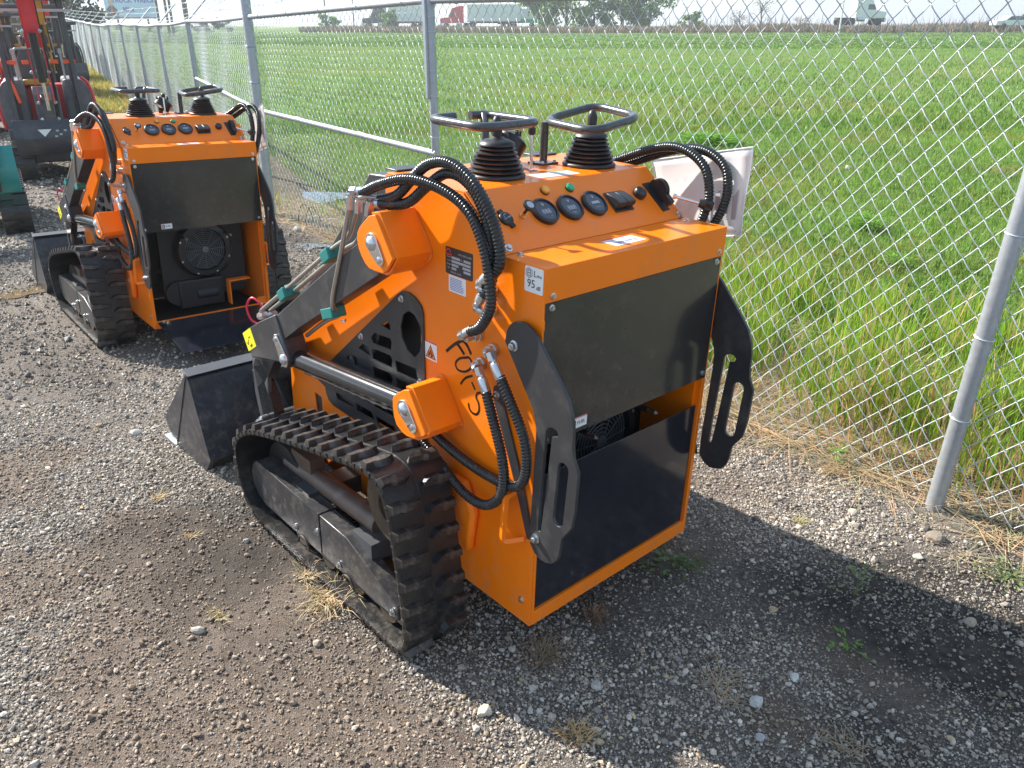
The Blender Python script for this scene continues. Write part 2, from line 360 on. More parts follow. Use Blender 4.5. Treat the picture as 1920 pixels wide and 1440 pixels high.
# fence line (in camera-aligned ground coordinates R right, h ahead)
FENCE = [(7.4, -1.2), (3.55, -.25), (1.55, 2.49), (-.494, 5.314), (-2.396, 7.94)]
fdir = Vector((-4.08+2.396, 11-7.94)).normalized()
far_posts = [(-4.08, 11.0)]
for i in range(1, 17): far_posts.append((far_posts[-1][0]+(-.497+.0*i)*2.62, far_posts[-1][1]+.868*2.62))
def side(x, y):
    """signed distance to the fence line, positive on the field side"""
    pl = [(30, -6)]+FENCE[1:]+far_posts[:1]+far_posts[-1:]
    px = np.asarray(x)-CAM[0]; py = np.asarray(y)-CAM[1]; Rr = px*FR[0]+py*FR[1]; h = px*FH[0]+py*FH[1]
    best = np.full(np.shape(Rr), 1e9); sg = np.ones(np.shape(Rr))
    for (a, b) in zip(pl[:-1], pl[1:]):
        ax, ay = a; dx, dy = b[0]-ax, b[1]-ay; l2 = dx*dx+dy*dy
        t = ((Rr-ax)*dx+(h-ay)*dy)/l2
        if a is pl[0]: t = np.minimum(t, 1)
        elif b is pl[-1]: t = np.maximum(t, 0)
        else: t = np.clip(t, 0, 1)
        qx, qy = Rr-ax-t*dx, h-ay-t*dy; d = np.hypot(qx, qy); cr_ = dx*(h-ay)-dy*(Rr-ax)
        m = d < best; best = np.where(m, d, best); sg = np.where(m, np.where(cr_ < 0, 1, -1), sg)
    return best*sg
def lin(a, b, n): return np.linspace(a, b, n)
def axis_pts(fine0, fine1, st, far):
    a = list(np.arange(fine0, fine1, st)); s = st; x = fine1
    while x < far: a.append(x); s *= 1.13; x += s
    s = st; x = fine0-st
    while x > -far: a.insert(0, x); s *= 1.13; x -= s
    return np.array(a)
gx = axis_pts(-3.2, 4.6, .035, 2600); gy = axis_pts(-2.0, 5.5, .035, 2600)
X, Y = np.meshgrid(gx, gy, indexing='ij'); Z = gz(X, Y)
S = side(X, Y)
near = np.clip(1-np.hypot(X-.3, Y-1)/9, 0, 1)
Z = Z+near*((fbm(X, Y, 1.3, 4)-.5)*.045+(fbm(X+5, Y, 9, 3)-.5)*.018)
Z = Z+np.where(S > .3, np.clip((S-.3)/1, 0, 1)*(fbm(X, Y, .5, 4)-.5)*.12, 0)
nx, ny = X.shape
def np_mesh(name, V, F, mats, cols=None, smooth=False, kind=None, attrs=None):
    V = np.ascontiguousarray(V, np.float32); F = np.ascontiguousarray(F, np.int32); k = F.shape[1]
    me = bpy.data.meshes.new(name); me.vertices.add(len(V)); me.vertices.foreach_set('co', V.ravel())
    me.loops.add(F.size); me.loops.foreach_set('vertex_index', F.ravel()); me.polygons.add(len(F))
    me.polygons.foreach_set('loop_start', np.arange(0, F.size, k, dtype=np.int32))
    me.update(calc_edges=True)
    if smooth: me.shade_smooth()
    else: me.shade_flat()
    if cols is not None:
        a = me.color_attributes.new('Col', 'FLOAT_COLOR', 'POINT'); c4 = np.ones((len(V), 4), np.float32); c4[:, :3] = cols; a.data.foreach_set('color', c4.ravel())
    for kk, vv in (attrs or {}).items():
        a = me.attributes.new(kk, 'FLOAT', 'POINT'); a.data.foreach_set('value', np.ascontiguousarray(vv, np.float32).ravel())
    me.materials.append(mats); o = bpy.data.objects.new(name, me); col.objects.link(o)
    if kind: o['kind'] = kind
    return o
idx = np.arange(nx*ny).reshape(nx, ny)
Fq = np.stack([idx[:-1, :-1], idx[1:, :-1], idx[1:, 1:], idx[:-1, 1:]], -1).reshape(-1, 4)
patch_px = [(1420, 108, .9), (1750, 140, 1.1), (1900, 132, .8), (1500, 190, .7), (1590, 195, .5), (1650, 165, .9), (1350, 150, .6), (1880, 320, .35), (1560, 320, .3)]
# masks: grass cover on the field side, dark damp earth on the yard side, darker patch under the loader
jit = (fbm(X, Y, 2.2, 4)-.5)*.5
grass = np.clip((S+jit+.05)/.35, 0, 1)
verge = np.clip(1-np.abs(S+.9+jit)/.6, 0, 1)*np.clip((-(X*FR[0]+Y*FR[1])-3.3)/1.5, 0, 1)
grass = np.maximum(grass, verge*.9)
def blob(cx, cy, r): return np.exp(-((X-cx)**2+(Y-cy)**2)/(r*r))
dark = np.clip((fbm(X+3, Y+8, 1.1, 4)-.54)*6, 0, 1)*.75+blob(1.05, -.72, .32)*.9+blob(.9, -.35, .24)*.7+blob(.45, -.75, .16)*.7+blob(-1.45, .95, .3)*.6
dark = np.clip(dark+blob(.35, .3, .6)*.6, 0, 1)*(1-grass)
soil_pts = [(-.55, .95, .22), (-.75, .75, .25), (-.62, .48, .2), (-.85, .35, .28), (-.48, .20, .16), (-.62, .0, .22), (-.95, 1.25, .2), (-.40, -.12, .14), (-.9, 0, .2), (-1.1, 2.0, .3), (-1.5, 2.9, .35), (.35, -.55, .10), (.75, -.62, .2), (-.5, 1.3, .15)]
soilm = np.clip(sum(blob(a, b, c) for a, b, c in soil_pts)*1.1+np.clip((fbm(X-7, Y+2, .8, 4)-.62)*4, 0, .5), 0, 1)*(1-grass); soilm = np.clip((soilm-.25+.9*(fbm(X, Y, 5, 3)-.5))*1.8, 0, 1)
gm, N, L, b = node_mat('yard_ground')
t = N.new('ShaderNodeTexCoord'); at = N.new('ShaderNodeAttribute'); at.attribute_name = 'grass'; ad = N.new('ShaderNodeAttribute'); ad.attribute_name = 'dark'
def noise(N, L, t, sc, det=6, ro=.55, vec='Object'):
    n = N.new('ShaderNodeTexNoise'); n.inputs['Scale'].default_value = sc; n.inputs['Detail'].default_value = det; n.inputs['Roughness'].default_value = ro; L(t.outputs[vec], n.inputs['Vector']); return n.outputs[0]
def ramp(N, L, fac, stops):
    r = N.new('ShaderNodeValToRGB'); e = r.color_ramp.elements
    while len(e) < len(stops): e.new(.5)
    for i, (p, c) in enumerate(stops): e[i].position = p; e[i].color = (*c, 1)
    L(fac, r.inputs[0]); return r.outputs[0]
def mixc(N, L, f, a, b_, mode='MIX'):
    q = N.new('ShaderNodeMix'); q.data_type = 'RGBA'; q.blend_type = mode
    if isinstance(f, float): q.inputs['Factor'].default_value = f
    else: L(f, q.inputs['Factor'])
    for s_, v in (('A', a), ('B', b_)):
        if isinstance(v, tuple): q.inputs[s_].default_value = (*v, 1)
        else: L(v, q.inputs[s_])
    return q.outputs['Result']
vo = N.new('ShaderNodeTexVoronoi'); vo.inputs['Scale'].default_value = 130; L(t.outputs['Object'], vo.inputs['Vector'])
vo2 = N.new('ShaderNodeTexVoronoi'); vo2.inputs['Scale'].default_value = 130; vo2.feature = 'DISTANCE_TO_EDGE'; L(t.outputs['Object'], vo2.inputs['Vector'])
sp = N.new('ShaderNodeSeparateColor'); L(vo.outputs['Color'], sp.inputs[0])
stc = ramp(N, L, sp.outputs[0], [(0, (.07, .056, .045)), (.4, (.15, .128, .108)), (.75, (.29, .26, .23)), (1, (.46, .43, .39))])
soil = ramp(N, L, noise(N, L, t, 7), [(.3, (.085, .063, .047)), (.7, (.19, .148, .115))])
gap = ramp(N, L, vo2.outputs['Distance'], [(0, (0, 0, 0)), (.12, (1, 1, 1))])
pr = ramp(N, L, noise(N, L, t, 4), [(.40, (0, 0, 0)), (.55, (1, 1, 1))])
grit = ramp(N, L, noise(N, L, t, 260, 3), [(.4, (0, 0, 0)), (.52, (1, 1, 1))])
c1 = mixc(N, L, mixc(N, L, 1.0, mixc(N, L, .5, grit, pr, 'MULTIPLY'), gap, 'MULTIPLY'), soil, stc)
asl = N.new('ShaderNodeAttribute'); asl.attribute_name = 'soil'; c1 = mixc(N, L, asl.outputs['Fac'], c1, ramp(N, L, noise(N, L, t, 22, 9, .7), [(.32, (.095, .066, .047)), (.5, (.17, .124, .092)), (.7, (.25, .19, .145))]))
spk = ramp(N, L, noise(N, L, t, 330, 2), [(.52, (0, 0, 0)), (.60, (1, 1, 1))]); c1 = mixc(N, L, mixc(N, L, .55, (0., 0., 0.), spk), c1, mixc(N, L, .6, stc, (.42, .38, .33)))
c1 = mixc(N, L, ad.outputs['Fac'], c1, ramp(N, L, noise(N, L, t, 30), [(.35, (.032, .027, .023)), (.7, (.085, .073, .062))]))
gg = ramp(N, L, noise(N, L, t, .35, 8, .65), [(.3, (.11, .2, .03)), (.55, (.14, .24, .035)), (.66, (.16, .2, .06)), (.78, (.24, .21, .09))])
gg = mixc(N, L, .55, gg, ramp(N, L, noise(N, L, t, 9, 6), [(.3, (.03, .08, .012)), (.7, (.19, .27, .05))]))
brown = ramp(N, L, noise(N, L, t, 14), [(.3, (.08, .06, .035)), (.7, (.26, .2, .12))])
nearg = N.new('ShaderNodeAttribute'); nearg.attribute_name = 'litter'
gg = mixc(N, L, nearg.outputs['Fac'], gg, brown)
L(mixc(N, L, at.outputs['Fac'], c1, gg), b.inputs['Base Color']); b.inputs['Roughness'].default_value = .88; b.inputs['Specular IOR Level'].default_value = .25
bp = N.new('ShaderNodeBump'); bp.inputs['Strength'].default_value = .8; bp.inputs['Distance'].default_value = .012
mm = N.new('ShaderNodeMath'); mm.operation = 'ADD'; L(noise(N, L, t, 60, 10, .75), mm.inputs[0]); L(mixc(N, L, .8, gap, (.5, .5, .5)), mm.inputs[1]); L(mm.outputs[0], bp.inputs['Height']); L(bp.outputs[0], b.inputs['Normal'])
litter = np.clip(1-np.abs(S-.25)/.8, 0, 1)*.95+np.clip((-(X-CAM[0])*FR[0]-(Y-CAM[1])*FR[1]-.3), 0, 1)*np.clip(1-np.abs(S-.6)/1.8, 0, 1)*.8
_R = (X-CAM[0])*FR[0]+(Y-CAM[1])*FR[1]; _H = (X-CAM[0])*FH[0]+(Y-CAM[1])*FH[1]
litter = np.maximum(litter, np.clip((_R-1.7)/.4, 0, 1)*np.clip((3.3-_H)/.8, 0, 1)*np.clip(.4+fbm(X, Y, 1.5, 3), 0, 1))
litter = np.maximum(litter, np.exp(-((_R+1.3)**2/1.1+(_H-7.4)**2/1.6))*np.clip(.3+1.1*fbm(X, Y, 1.8, 3), 0, 1)*(S > -.2))
ground = np_mesh('ground', np.stack([X, Y, Z], -1).reshape(-1, 3), Fq, gm, smooth=True, kind='structure', attrs=dict(grass=grass, dark=dark, soil=soilm, litter=np.clip(litter, 0, 1)))
ground['label'] = 'gravel yard and green field beyond the fence'
# bilinear ground height incl. relief
def gzr(x, y):
    x = np.asarray(x, float); y = np.asarray(y, float)
    i = np.clip(np.searchsorted(gx, x)-1, 0, nx-2); j = np.clip(np.searchsorted(gy, y)-1, 0, ny-2)
    u = (x-gx[i])/(gx[i+1]-gx[i]); v = (y-gy[j])/(gy[j+1]-gy[j])
    return Z[i, j]*(1-u)*(1-v)+Z[i+1, j]*u*(1-v)+Z[i, j+1]*(1-u)*v+Z[i+1, j+1]*u*v
def darkat(x, y, a=None):
    i = np.clip(np.searchsorted(gx, x)-1, 0, nx-2); j = np.clip(np.searchsorted(gy, y)-1, 0, ny-2); return (dark if a is None else a)[i, j]
def pixel_ground(px, py):
    """where the sight line through a photo pixel meets the ground"""
    d = BG[2]+(px-960)/FPX*BG[0]-(py-720)/FPX*BG[1]; lo, hi = .5, 400
    for _ in range(60):
        t_ = (lo+hi)/2; p = CAM+d*t_
        if p[2] > gz1(p[0], p[1]): lo = t_
        else: hi = t_
    p = CAM+d*lo; return Vector((p[0], p[1], float(gzr(p[0], p[1]))))

# ------------------------------------------------------------ gravel
def ico():
    bm = bmesh.new(); bmesh.ops.create_icosphere(bm, subdivisions=1, radius=1); v = np.array([p.co[:] for p in bm.verts]); f = np.array([[q.index for q in p.verts] for p in bm.faces]); bm.free(); return v, f
IV, IF = ico()
OV = np.array([(1,0,0),(-1,0,0),(0,1,0),(0,-1,0),(0,0,1),(0,0,-1)], float); OF = np.array([(0,2,4),(2,1,4),(1,3,4),(3,0,4),(2,0,5),(1,2,5),(3,1,5),(0,3,5)])
def stones(n, xs, ys, sz, name, small=False, sink=.35):
    IV_, IF_ = (OV, OF) if small else (IV, IF)
    proto = []
    for _ in range(14):
        v = IV_*rng.uniform(.62, 1.2, (len(IV_), 1)); v = v*np.array([1, rng.uniform(.65, 1), rng.uniform(.5, .85)]); proto.append(v)
    proto = np.array(proto); k = rng.integers(0, len(proto), n); V = proto[k]*sz[:, None, None]
    a = rng.uniform(0, 2*PI, n); ca, sa = np.cos(a), np.sin(a)
    tl = rng.normal(0, .45, (n, 2)); c1, s1 = np.cos(tl[:, 0]), np.sin(tl[:, 0])
    x = V[..., 0]; y = V[..., 1]*c1[:, None]-V[..., 2]*s1[:, None]; z = V[..., 1]*s1[:, None]+V[..., 2]*c1[:, None]
    V = np.stack([x*ca[:, None]-y*sa[:, None], x*sa[:, None]+y*ca[:, None], z], -1)
    g = gzr(xs, ys); V[..., 0] += xs[:, None]; V[..., 1] += ys[:, None]; V[..., 2] += (g+sz*sink)[:, None]
    F = IF_[None]+(np.arange(n)*len(IV_))[:, None, None]
    pal = np.array([(.50, .48, .45), (.38, .36, .335), (.60, .58, .55), (.24, .235, .23), (.40, .36, .30), (.14, .135, .13), (.46, .38, .26), (.29, .25, .21), (.68, .66, .62)])
    pk = rng.choice(len(pal), n, p=[.2, .2, .13, .13, .1, .08, .04, .09, .03]); C = pal[pk]*rng.uniform(.75, 1.15, (n, 1))
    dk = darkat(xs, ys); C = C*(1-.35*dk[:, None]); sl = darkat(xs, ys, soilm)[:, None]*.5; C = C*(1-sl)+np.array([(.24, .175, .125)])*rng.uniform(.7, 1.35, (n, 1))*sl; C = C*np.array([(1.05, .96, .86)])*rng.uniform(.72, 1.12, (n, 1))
    return np_mesh(name, V.reshape(-1, 3), F.reshape(-1, 3), M['stone'], cols=np.repeat(C, len(IV_), 0), kind='stuff')
def sample(n, x0, x1, y0, y1, dens=None, keep=None):
    x = rng.uniform(x0, x1, n); y = rng.uniform(y0, y1, n); s = side(x, y); cl = fbm(x, y, 2.6, 3); d = darkat(x, y); sl = darkat(x, y, soilm)
    p = np.clip((cl-.27)*4.2, .3, 1)*(1-.5*d)*(1-.5*sl)*np.where(s > -.08, np.clip(.12-s*.3, 0, .15), 1)
    k = rng.random(n) < p
    # in view only (a generous margin)
    dx = x-CAM[0]; dy = y-CAM[1]; rr = dx*FR[0]+dy*FR[1]; hh = dx*FH[0]+dy*FH[1]
    k &= (hh > .45) & (np.abs(rr) < hh*.95+.6)
    return x[k], y[k]
x, y = sample(115000, -2.6, 2.4, -1.3, 2.8); st_sz = np.clip(rng.lognormal(-5.22, .34, len(x)), .0038, .018)
stones(len(x), x, y, st_sz, 'gravel')
x, y = sample(470000, -2.6, 2.4, -1.3, 2.8); stones(len(x), x, y, np.clip(rng.lognormal(-5.75, .38, len(x)), .0014, .0062), 'gravel_grit', True, .3)
x, y = sample(90000, -4.4, 2.4, 2.2, 7.5); st_sz = np.clip(rng.lognormal(-4.85, .36, len(x)), .005, .026)
stones(len(x), x, y, st_sz, 'gravel', True)
x, y = sample(50000, -7, 3, 6, 15); stones(len(x), x, y, rng.uniform(.010, .028, len(x)), 'gravel', True)
# single stones one can pick out
def rock(px, py, s, c, label, name='rock', cat='rock'):
    p = pixel_ground(px, py); bm = bmesh.new(); bmesh.ops.create_icosphere(bm, subdivisions=2, radius=1)
    rr = random.Random(int(px*7+py)); ax = [rr.uniform(.8, 1.1), rr.uniform(.7, .95), rr.uniform(.5, .72)]
    pl = [(Vector((rr.gauss(0, 1), rr.gauss(0, 1), rr.gauss(0, 1))).normalized(), rr.uniform(.6, .88)) for _ in range(9)]
    for v in bm.verts:
        for n_, d_ in pl:
            e = v.co.dot(n_)-d_
            if e > 0: v.co -= n_*e
        v.co *= 1+rr.uniform(-.03, .03)
        v.co = Vector((v.co.x*ax[0]*s, v.co.y*ax[1]*s, v.co.z*ax[2]*s))
    me = bpy.data.meshes.new(name); bm.to_mesh(me); bm.free(); a = me.color_attributes.new('Col', 'FLOAT_COLOR', 'POINT')
    for i in range(len(me.vertices)): a.data[i].color = (*c, 1)
    me.materials.append(M['stone']); o = bpy.data.objects.new(name, me); col.objects.link(o); o.location = p+Vector((0, 0, s*.22)); o.rotation_euler = (0, 0, rr.uniform(0, 6))
    return tag(o, label, cat)
rock(908, 1338, .026, (.55, .47, .36), 'pale tan rounded rock on gravel near the bottom, below the rear corner of the loader')
rock(1417, 1316, .026, (.5, .49, .46), 'white pointed rock standing on dark soil at bottom right')
rock(1490, 1270, .019, (.55, .53, .48), 'small cream rock just above the white pointed rock at bottom right')
rock(1755, 1012, .038, (.22, .18, .14), 'large brown rough rock lying below the foot of the right fence post')
rock(1600, 958, .022, (.42, .38, .30), 'tan rock on gravel left of the right fence post foot')
rock(1492, 816, .026, (.48, .47, .46), 'grey white rock by the dry grass at the fence bottom')
rock(1722, 1045, .022, (.45, .42, .36), 'pale flat stone below the brown rough rock')
rock(1450, 1142, .016, (.40, .28, .17), 'orange brown flat stone on dark soil behind the loader')
rock(1820, 1170, .022, (.36, .29, .22), 'reddish brown stone at right edge of the dark soil')
rock(1118, 1290, .02, (.43, .40, .35), 'grey tan stone between straw clumps below the loader rear edge')
rock(1425, 1383, .018, (.38, .36, .36), 'flat grey violet pebble on the bare dark patch at the bottom')
rock(372, 1185, .02, (.40, .36, .30), 'tan stone on bare brown soil at lower left')
rock(255, 812, .03, (.33, .31, .29), 'flat grey stone left of the bucket tip')
rock(463, 1022, .014, (.45, .42, .36), 'small pale stone beside the bottom of the left track')
rock(556, 432, .05, (.42, .38, .33), 'flat tan stone slab between the two loaders near the fence')
rock(128, 640, .03, (.26, .25, .24), 'dark grey stone in front of the rear left loader track')
rock(1590, 315, .06, (.6, .58, .52), 'pale limestone lump in the tall grass beyond the fence', )
rock(1687, 330, .06, (.6, .6, .57), 'white limestone lump in the grass right of the pale limestone lump beyond the fence')

# ------------------------------------------------------------ grass
def blades(n, xs, ys, hgt, wid, cols, name, bend=.35, mat_='blade', segs=2, flat=0):
    a = rng.uniform(0, 2*PI, n); b = rng.uniform(0, 2*PI, n); g = gzr(xs, ys)
    tdx = np.cos(b); tdy = np.sin(b); wx = np.cos(a)*wid/2; wy = np.sin(a)*wid/2
    V = []; k = 0
    for i in range(segs+1):
        t = i/segs; lean = (bend*t*t+flat*t)*hgt*rng_l; zz = g+hgt*t*(1-flat*.75)*(1-.25*bend*t)
        cx = xs+tdx*lean; cy = ys+tdy*lean
        if i < segs:
            q = 1-.45*t; V += [np.stack([cx-wx*q, cy-wy*q, zz], -1), np.stack([cx+wx*q, cy+wy*q, zz], -1)]
        else: V += [np.stack([cx, cy, zz], -1)]
    V = np.stack(V, 1); m = V.shape[1]; T = []
    for i in range(segs):
        if i < segs-1: T += [(2*i, 2*i+1, 2*i+3), (2*i, 2*i+3, 2*i+2)]
        else: T += [(2*i, 2*i+1, 2*i+2)]
    F = np.array(T)[None]+(np.arange(n)*m)[:, None, None]
    return np_mesh(name, V.reshape(-1, 3), F.reshape(-1, 3), M[mat_], cols=np.repeat(cols, m, 0), kind='stuff')
drys = []
for px, py, q in patch_px:
    p = pixel_ground(px, py); drys.append((p.x, p.y, q*(p-Vector(CAM)).length*.07))
def dryness(x, y):
    o = np.zeros(np.shape(x))
    for a, b, r_ in drys: o = o+np.exp(-((x-a)**2+(y-b)**2)/(r_*r_))
    return np.clip(o*(.4+1.2*fbm(x, y, 1.5, 3)), 0, 1)
rng_l = 1.0
def field_pts(n, h0, h1, s0, s1, exp=1.0, rmax=1.05, rmin=-1.0):
    h = h0+(h1-h0)*rng.random(n)**exp; Rr = rng.uniform(-.75, .75, n)*h*1.05; Rr = np.clip(Rr, -90, 90)
    x = CAM[0]+Rr*FR[0]+h*FH[0]; y = CAM[1]+Rr*FR[1]+h*FH[1]; s = side(x, y); k = (s > s0) & (s < s1); return x[k], y[k], s[k]
def gcol(n, base, var=.25):
    c = np.array(base)[None]*rng.uniform(1-var, 1+var, (n, 1)); c[:, 0] *= rng.uniform(.7, 1.35, n); return c
GR = (.22, .36, .03); GR2 = (.12, .25, .03); DRY = (.45, .33, .15); YG = (.26, .30, .045)
# tall rough grass behind the fence
x, y, s = field_pts(90000, 2.2, 9.0, .12, 3.2); k = rng.random(len(x)) < np.clip(fbm(x, y, 1.6, 3)*2.6-.85, .03, 1)*np.clip(.12+s*.75, .1, 1)*np.clip(1.15-s/3.4, .15, 1); x, y, s = x[k], y[k], s[k]
Rr_ = (x-CAM[0])*FR[0]+(y-CAM[1])*FR[1]
left = np.clip(-Rr_+.2, 0, 1.2)/1.2; n = len(x)
hg = rng.uniform(.10, .40, n)*(1-.6*left)*np.clip(1.25-s*.38, .3, 1)*(.55+.9*fbm(x+4, y, 1.1, 2)); c = gcol(n, GR); dm = (rng.random(n) < np.clip(.62-s*.45, .10, .62)); c[dm] = gcol(dm.sum(), DRY)
rng_l = rng.uniform(.2, 1.6, n); blades(n, x, y, hg, rng.uniform(.004, .010, n), c, 'tall_grass', segs=3)
# upright clumps of fresh reed like grass by the fence
cx_, cy_, cs_ = field_pts(1800, 2.4, 7.5, .35, 2.6); kk = rng.choice(len(cx_), min(230, len(cx_)), False); cx_, cy_ = cx_[kk], cy_[kk]
nb = 42; x = np.repeat(cx_, nb)+rng.normal(0, .06, len(cx_)*nb); y = np.repeat(cy_, nb)+rng.normal(0, .06, len(cx_)*nb); n = len(x); rng_l = rng.uniform(.1, .9, n)
c = gcol(n, (.26, .42, .04), .3); dm = rng.random(n) < np.repeat(rng.uniform(0, .4, len(cx_)), nb); c[dm] = gcol(dm.sum(), (.5, .36, .17)); blades(n, x, y, rng.uniform(.12, .34, n)*np.repeat(rng.uniform(.6, 1.25, len(cx_)), nb), rng.uniform(.005, .010, n), c, 'tall_grass', segs=3)
# dead matted straw along the fence foot
x, y, s = field_pts(230000, 1.6, 9, -.22, 1.6); n = len(x); k = rng.random(n) < np.clip(1.3-np.abs(s-.55)*1.0, 0, 1)*np.clip(1.1+(s-.02)*9, 0, 1)*np.clip(fbm(x+9, y, 2.2, 3)*3-.7, .2, 1)*.95; x, y = x[k], y[k]; n = len(x)
rng_l = rng.uniform(.8, 2.2, n); blades(n, x, y, rng.uniform(.05, .2, n), rng.uniform(.003, .006, n), gcol(n, (.47, .36, .2), .35), 'dead_grass', mat_='straw', flat=.95)
# lawn like field, thinning out with distance
x, y, s = field_pts(150000, 3, 16, .9, 40); n = len(x); rng_l = rng.uniform(.6, 2.2, n); k2 = fbm(x, y, .45, 3)+rng.normal(0, .05, n)
Rr_ = (x-CAM[0])*FR[0]+(y-CAM[1])*FR[1]; c = gcol(n, (.155, .285, .038), .38); m_ = k2 > .63-.09*np.clip(Rr_/2.5, -.3, 1); c[m_] = gcol(m_.sum(), YG)*np.array([1, .9, 1]); m_ = rng.random(n) < .05+.6*dryness(x, y); c[m_] = gcol(m_.sum(), (.36, .29, .13)); c *= (.62+.75*fbm(x, y, .9, 4))[:, None]
blades(n, x, y, rng.uniform(.035, .085, n)*(1+.35*fbm(x, y, 2, 2)), rng.uniform(.006, .011, n), c, 'field_grass', segs=2)
x, y, s = field_pts(110000, 14, 60, .8, 200, exp=1.3); n = len(x); rng_l = rng.uniform(.4, 1.6, n); c = gcol(n, (.145, .265, .04), .3); m_ = fbm(x, y, .2, 3)+rng.normal(0, .05, n) > .63; c[m_] = gcol(m_.sum(), YG)*.9; m_ = rng.random(n) < .6*dryness(x, y); c[m_] = gcol(m_.sum(), (.34, .29, .12)); c *= (.6+.8*fbm(x, y, .35, 4))[:, None]
blades(n, x, y, rng.uniform(.05, .12, n), rng.uniform(.014, .035, n), c, 'field_grass', segs=1)
x, y, s = field_pts(60000, 55, 126, .8, 400, exp=1.2); n = len(x); rng_l = rng.uniform(.4, 1.6, n); c = gcol(n, (.13, .24, .04), .2)*(.7+.6*fbm(x, y, .08, 3))[:, None]
blades(n, x, y, rng.uniform(.05, .12, n), rng.uniform(.1, .2, n), c, 'field_grass', segs=1)
# golden verge along the far fence, yard side
h = rng.uniform(8.5, 40, 30000); tt = (h-11)/.868; x0 = -4.08-.497*tt; Rr = x0-rng.uniform(-.2, 1.3, len(h))
x = CAM[0]+Rr*FR[0]+h*FH[0]; y = CAM[1]+Rr*FR[1]+h*FH[1]; n = len(x); rng_l = rng.uniform(.4, 1.8, n)
c = gcol(n, (.5, .4, .12)); m_ = rng.random(n) < .4; c[m_] = gcol(m_.sum(), (.28, .3, .06))
blades(n, x, y, rng.uniform(.05, .2, n), rng.uniform(.01, .025, n), c, 'verge_grass', segs=2)
# broad leaved weeds beyond the fence
def weed(px, py, s, nl, c, label, name='weed', spread=.14, up=.16, lw=.035):
    p = pixel_ground(px, py); m = MB(); C = []
    for i in range(nl):
        a = rnd.uniform(0, 2*PI); r_ = rnd.uniform(.1, 1)*spread*s; h_ = rnd.uniform(.15, 1)*up*s; l = lw*s*rnd.uniform(.7, 1.4)
        d = Vector((math.cos(a), math.sin(a), rnd.uniform(-.2, .5))).normalized(); t_ = Vector((-math.sin(a), math.cos(a), rnd.uniform(-.4, .4))).normalized()
        o = Vector((math.cos(a)*r_, math.sin(a)*r_, h_)); n_ = d.cross(t_)
        m.add([o-d*l, o+t_*l*.42+n_*l*.1, o+d*l, o-t_*l*.42+n_*l*.1, o], [(0, 1, 4), (1, 2, 4), (2, 3, 4), (3, 0, 4)])
        if i % 3 == 0:
            q = t_*.0016*s; m.add([Vector((0, 0, 0))-q, q, o], [(0, 1, 2)])
    me = m.mesh(name, M['leaf'], False); a_ = me.color_attributes.new('Col', 'FLOAT_COLOR', 'POINT'); cc = np.ones((len(me.vertices), 4), np.float32); cc[:, :3] = gcol(len(me.vertices), c, .2); a_.data.foreach_set('color', cc.ravel())
    o = bpy.data.objects.new(name, me); col.objects.link(o); o.location = p; return tag(o, label, 'weed')
weed(1620, 430, 1.3, 330, (.17, .36, .03), 'bright green leafy weed bush beyond the fence, lower of the clumps at right', lw=.018, up=.12)
weed(1330, 268, 2.6, 900, (.16, .36, .03), 'wide low patch of bright green leaves behind the paper sheet', up=.06, spread=.2, lw=.016)
weed(1680, 500, 1.0, 160, (.17, .36, .03), 'small round leaved weed low behind the chain link at right', lw=.02, up=.12)
weed(1570, 870, .5, 26, (.14, .26, .03), 'tiny green sprout in gravel at the fence foot', lw=.03)
weed(1600, 1118, .75, 34, (.17, .22, .08), 'thin pale green weed on dark soil right of the loader', lw=.013)
weed(1895, 1085, .8, 160, (.2, .25, .09), 'low pale green ground weed at the right edge of the gravel', up=.04, lw=.010)
weed(1262, 1050, .9, 60, (.12, .17, .05), 'short green tuft in shadow below the loader rear lip', up=.05, lw=.018)
weed(1590, 1212, .5, 20, (.12, .28, .03), 'tiny bright sprout on bare dark soil, lower right', up=.05, lw=.02)
def straw(px, py, s, n, label, c=(.5, .38, .2), flat=.4, name='straw_tuft'):
    p = pixel_ground(px, py); m = MB()
    for i in range(n):
        a = rnd.uniform(0, 2*PI); l = s*rnd.uniform(.5, 1.1); e = rnd.uniform(.05, 1)*(1-flat); o = Vector((rnd.gauss(0, .25)*s, rnd.gauss(0, .25)*s, .002))
        d = Vector((math.cos(a)*math.cos(e), math.sin(a)*math.cos(e), math.sin(e))); q = Vector((-math.sin(a), math.cos(a), .2))*.0011; mid = o+d*l*.55+Vector((0, 0, .12*l))
        m.add([o-q, o+q, mid+q*.8, mid-q*.8, o+d*l], [(0, 1, 2, 3), (3, 2, 4)])
    me = m.mesh(name, M['straw'], False); a_ = me.color_attributes.new('Col', 'FLOAT_COLOR', 'POINT'); cc = np.ones((len(me.vertices), 4), np.float32); cc[:, :3] = gcol(len(me.vertices), c, .25); a_.data.foreach_set('color', cc.ravel())
    o = bpy.data.objects.new(name, me); col.objects.link(o); o.location = p; return tag(o, label, 'dry grass')
straw(620, 1130, .12, 160, 'dry straw tuft squeezed under the outer edge of the left track')
straw(580, 1085, .07, 70, 'small straw wisps along the left track bottom, ahead of the larger tuft')
straw(1020, 1235, .09, 120, 'brown dead grass tuft on gravel below the rear left corner of the loader', (.26, .18, .11))
straw(1115, 1158, .06, 90, 'reddish dead grass tuft in shadow close to the loader rear lip', (.25, .15, .09), .2)
straw(1350, 1290, .11, 70, 'scattered pale straw on dark soil left of the white pointed rock', (.42, .33, .22), .85)
straw(1080, 1380, .06, 60, 'upright golden grass tuft at the bottom, right of the tan rounded rock', (.5, .34, .13), .1)
straw(1580, 1400, .08, 50, 'loose straw wisps on gravel near the bottom right corner', (.33, .25, .16), .8)
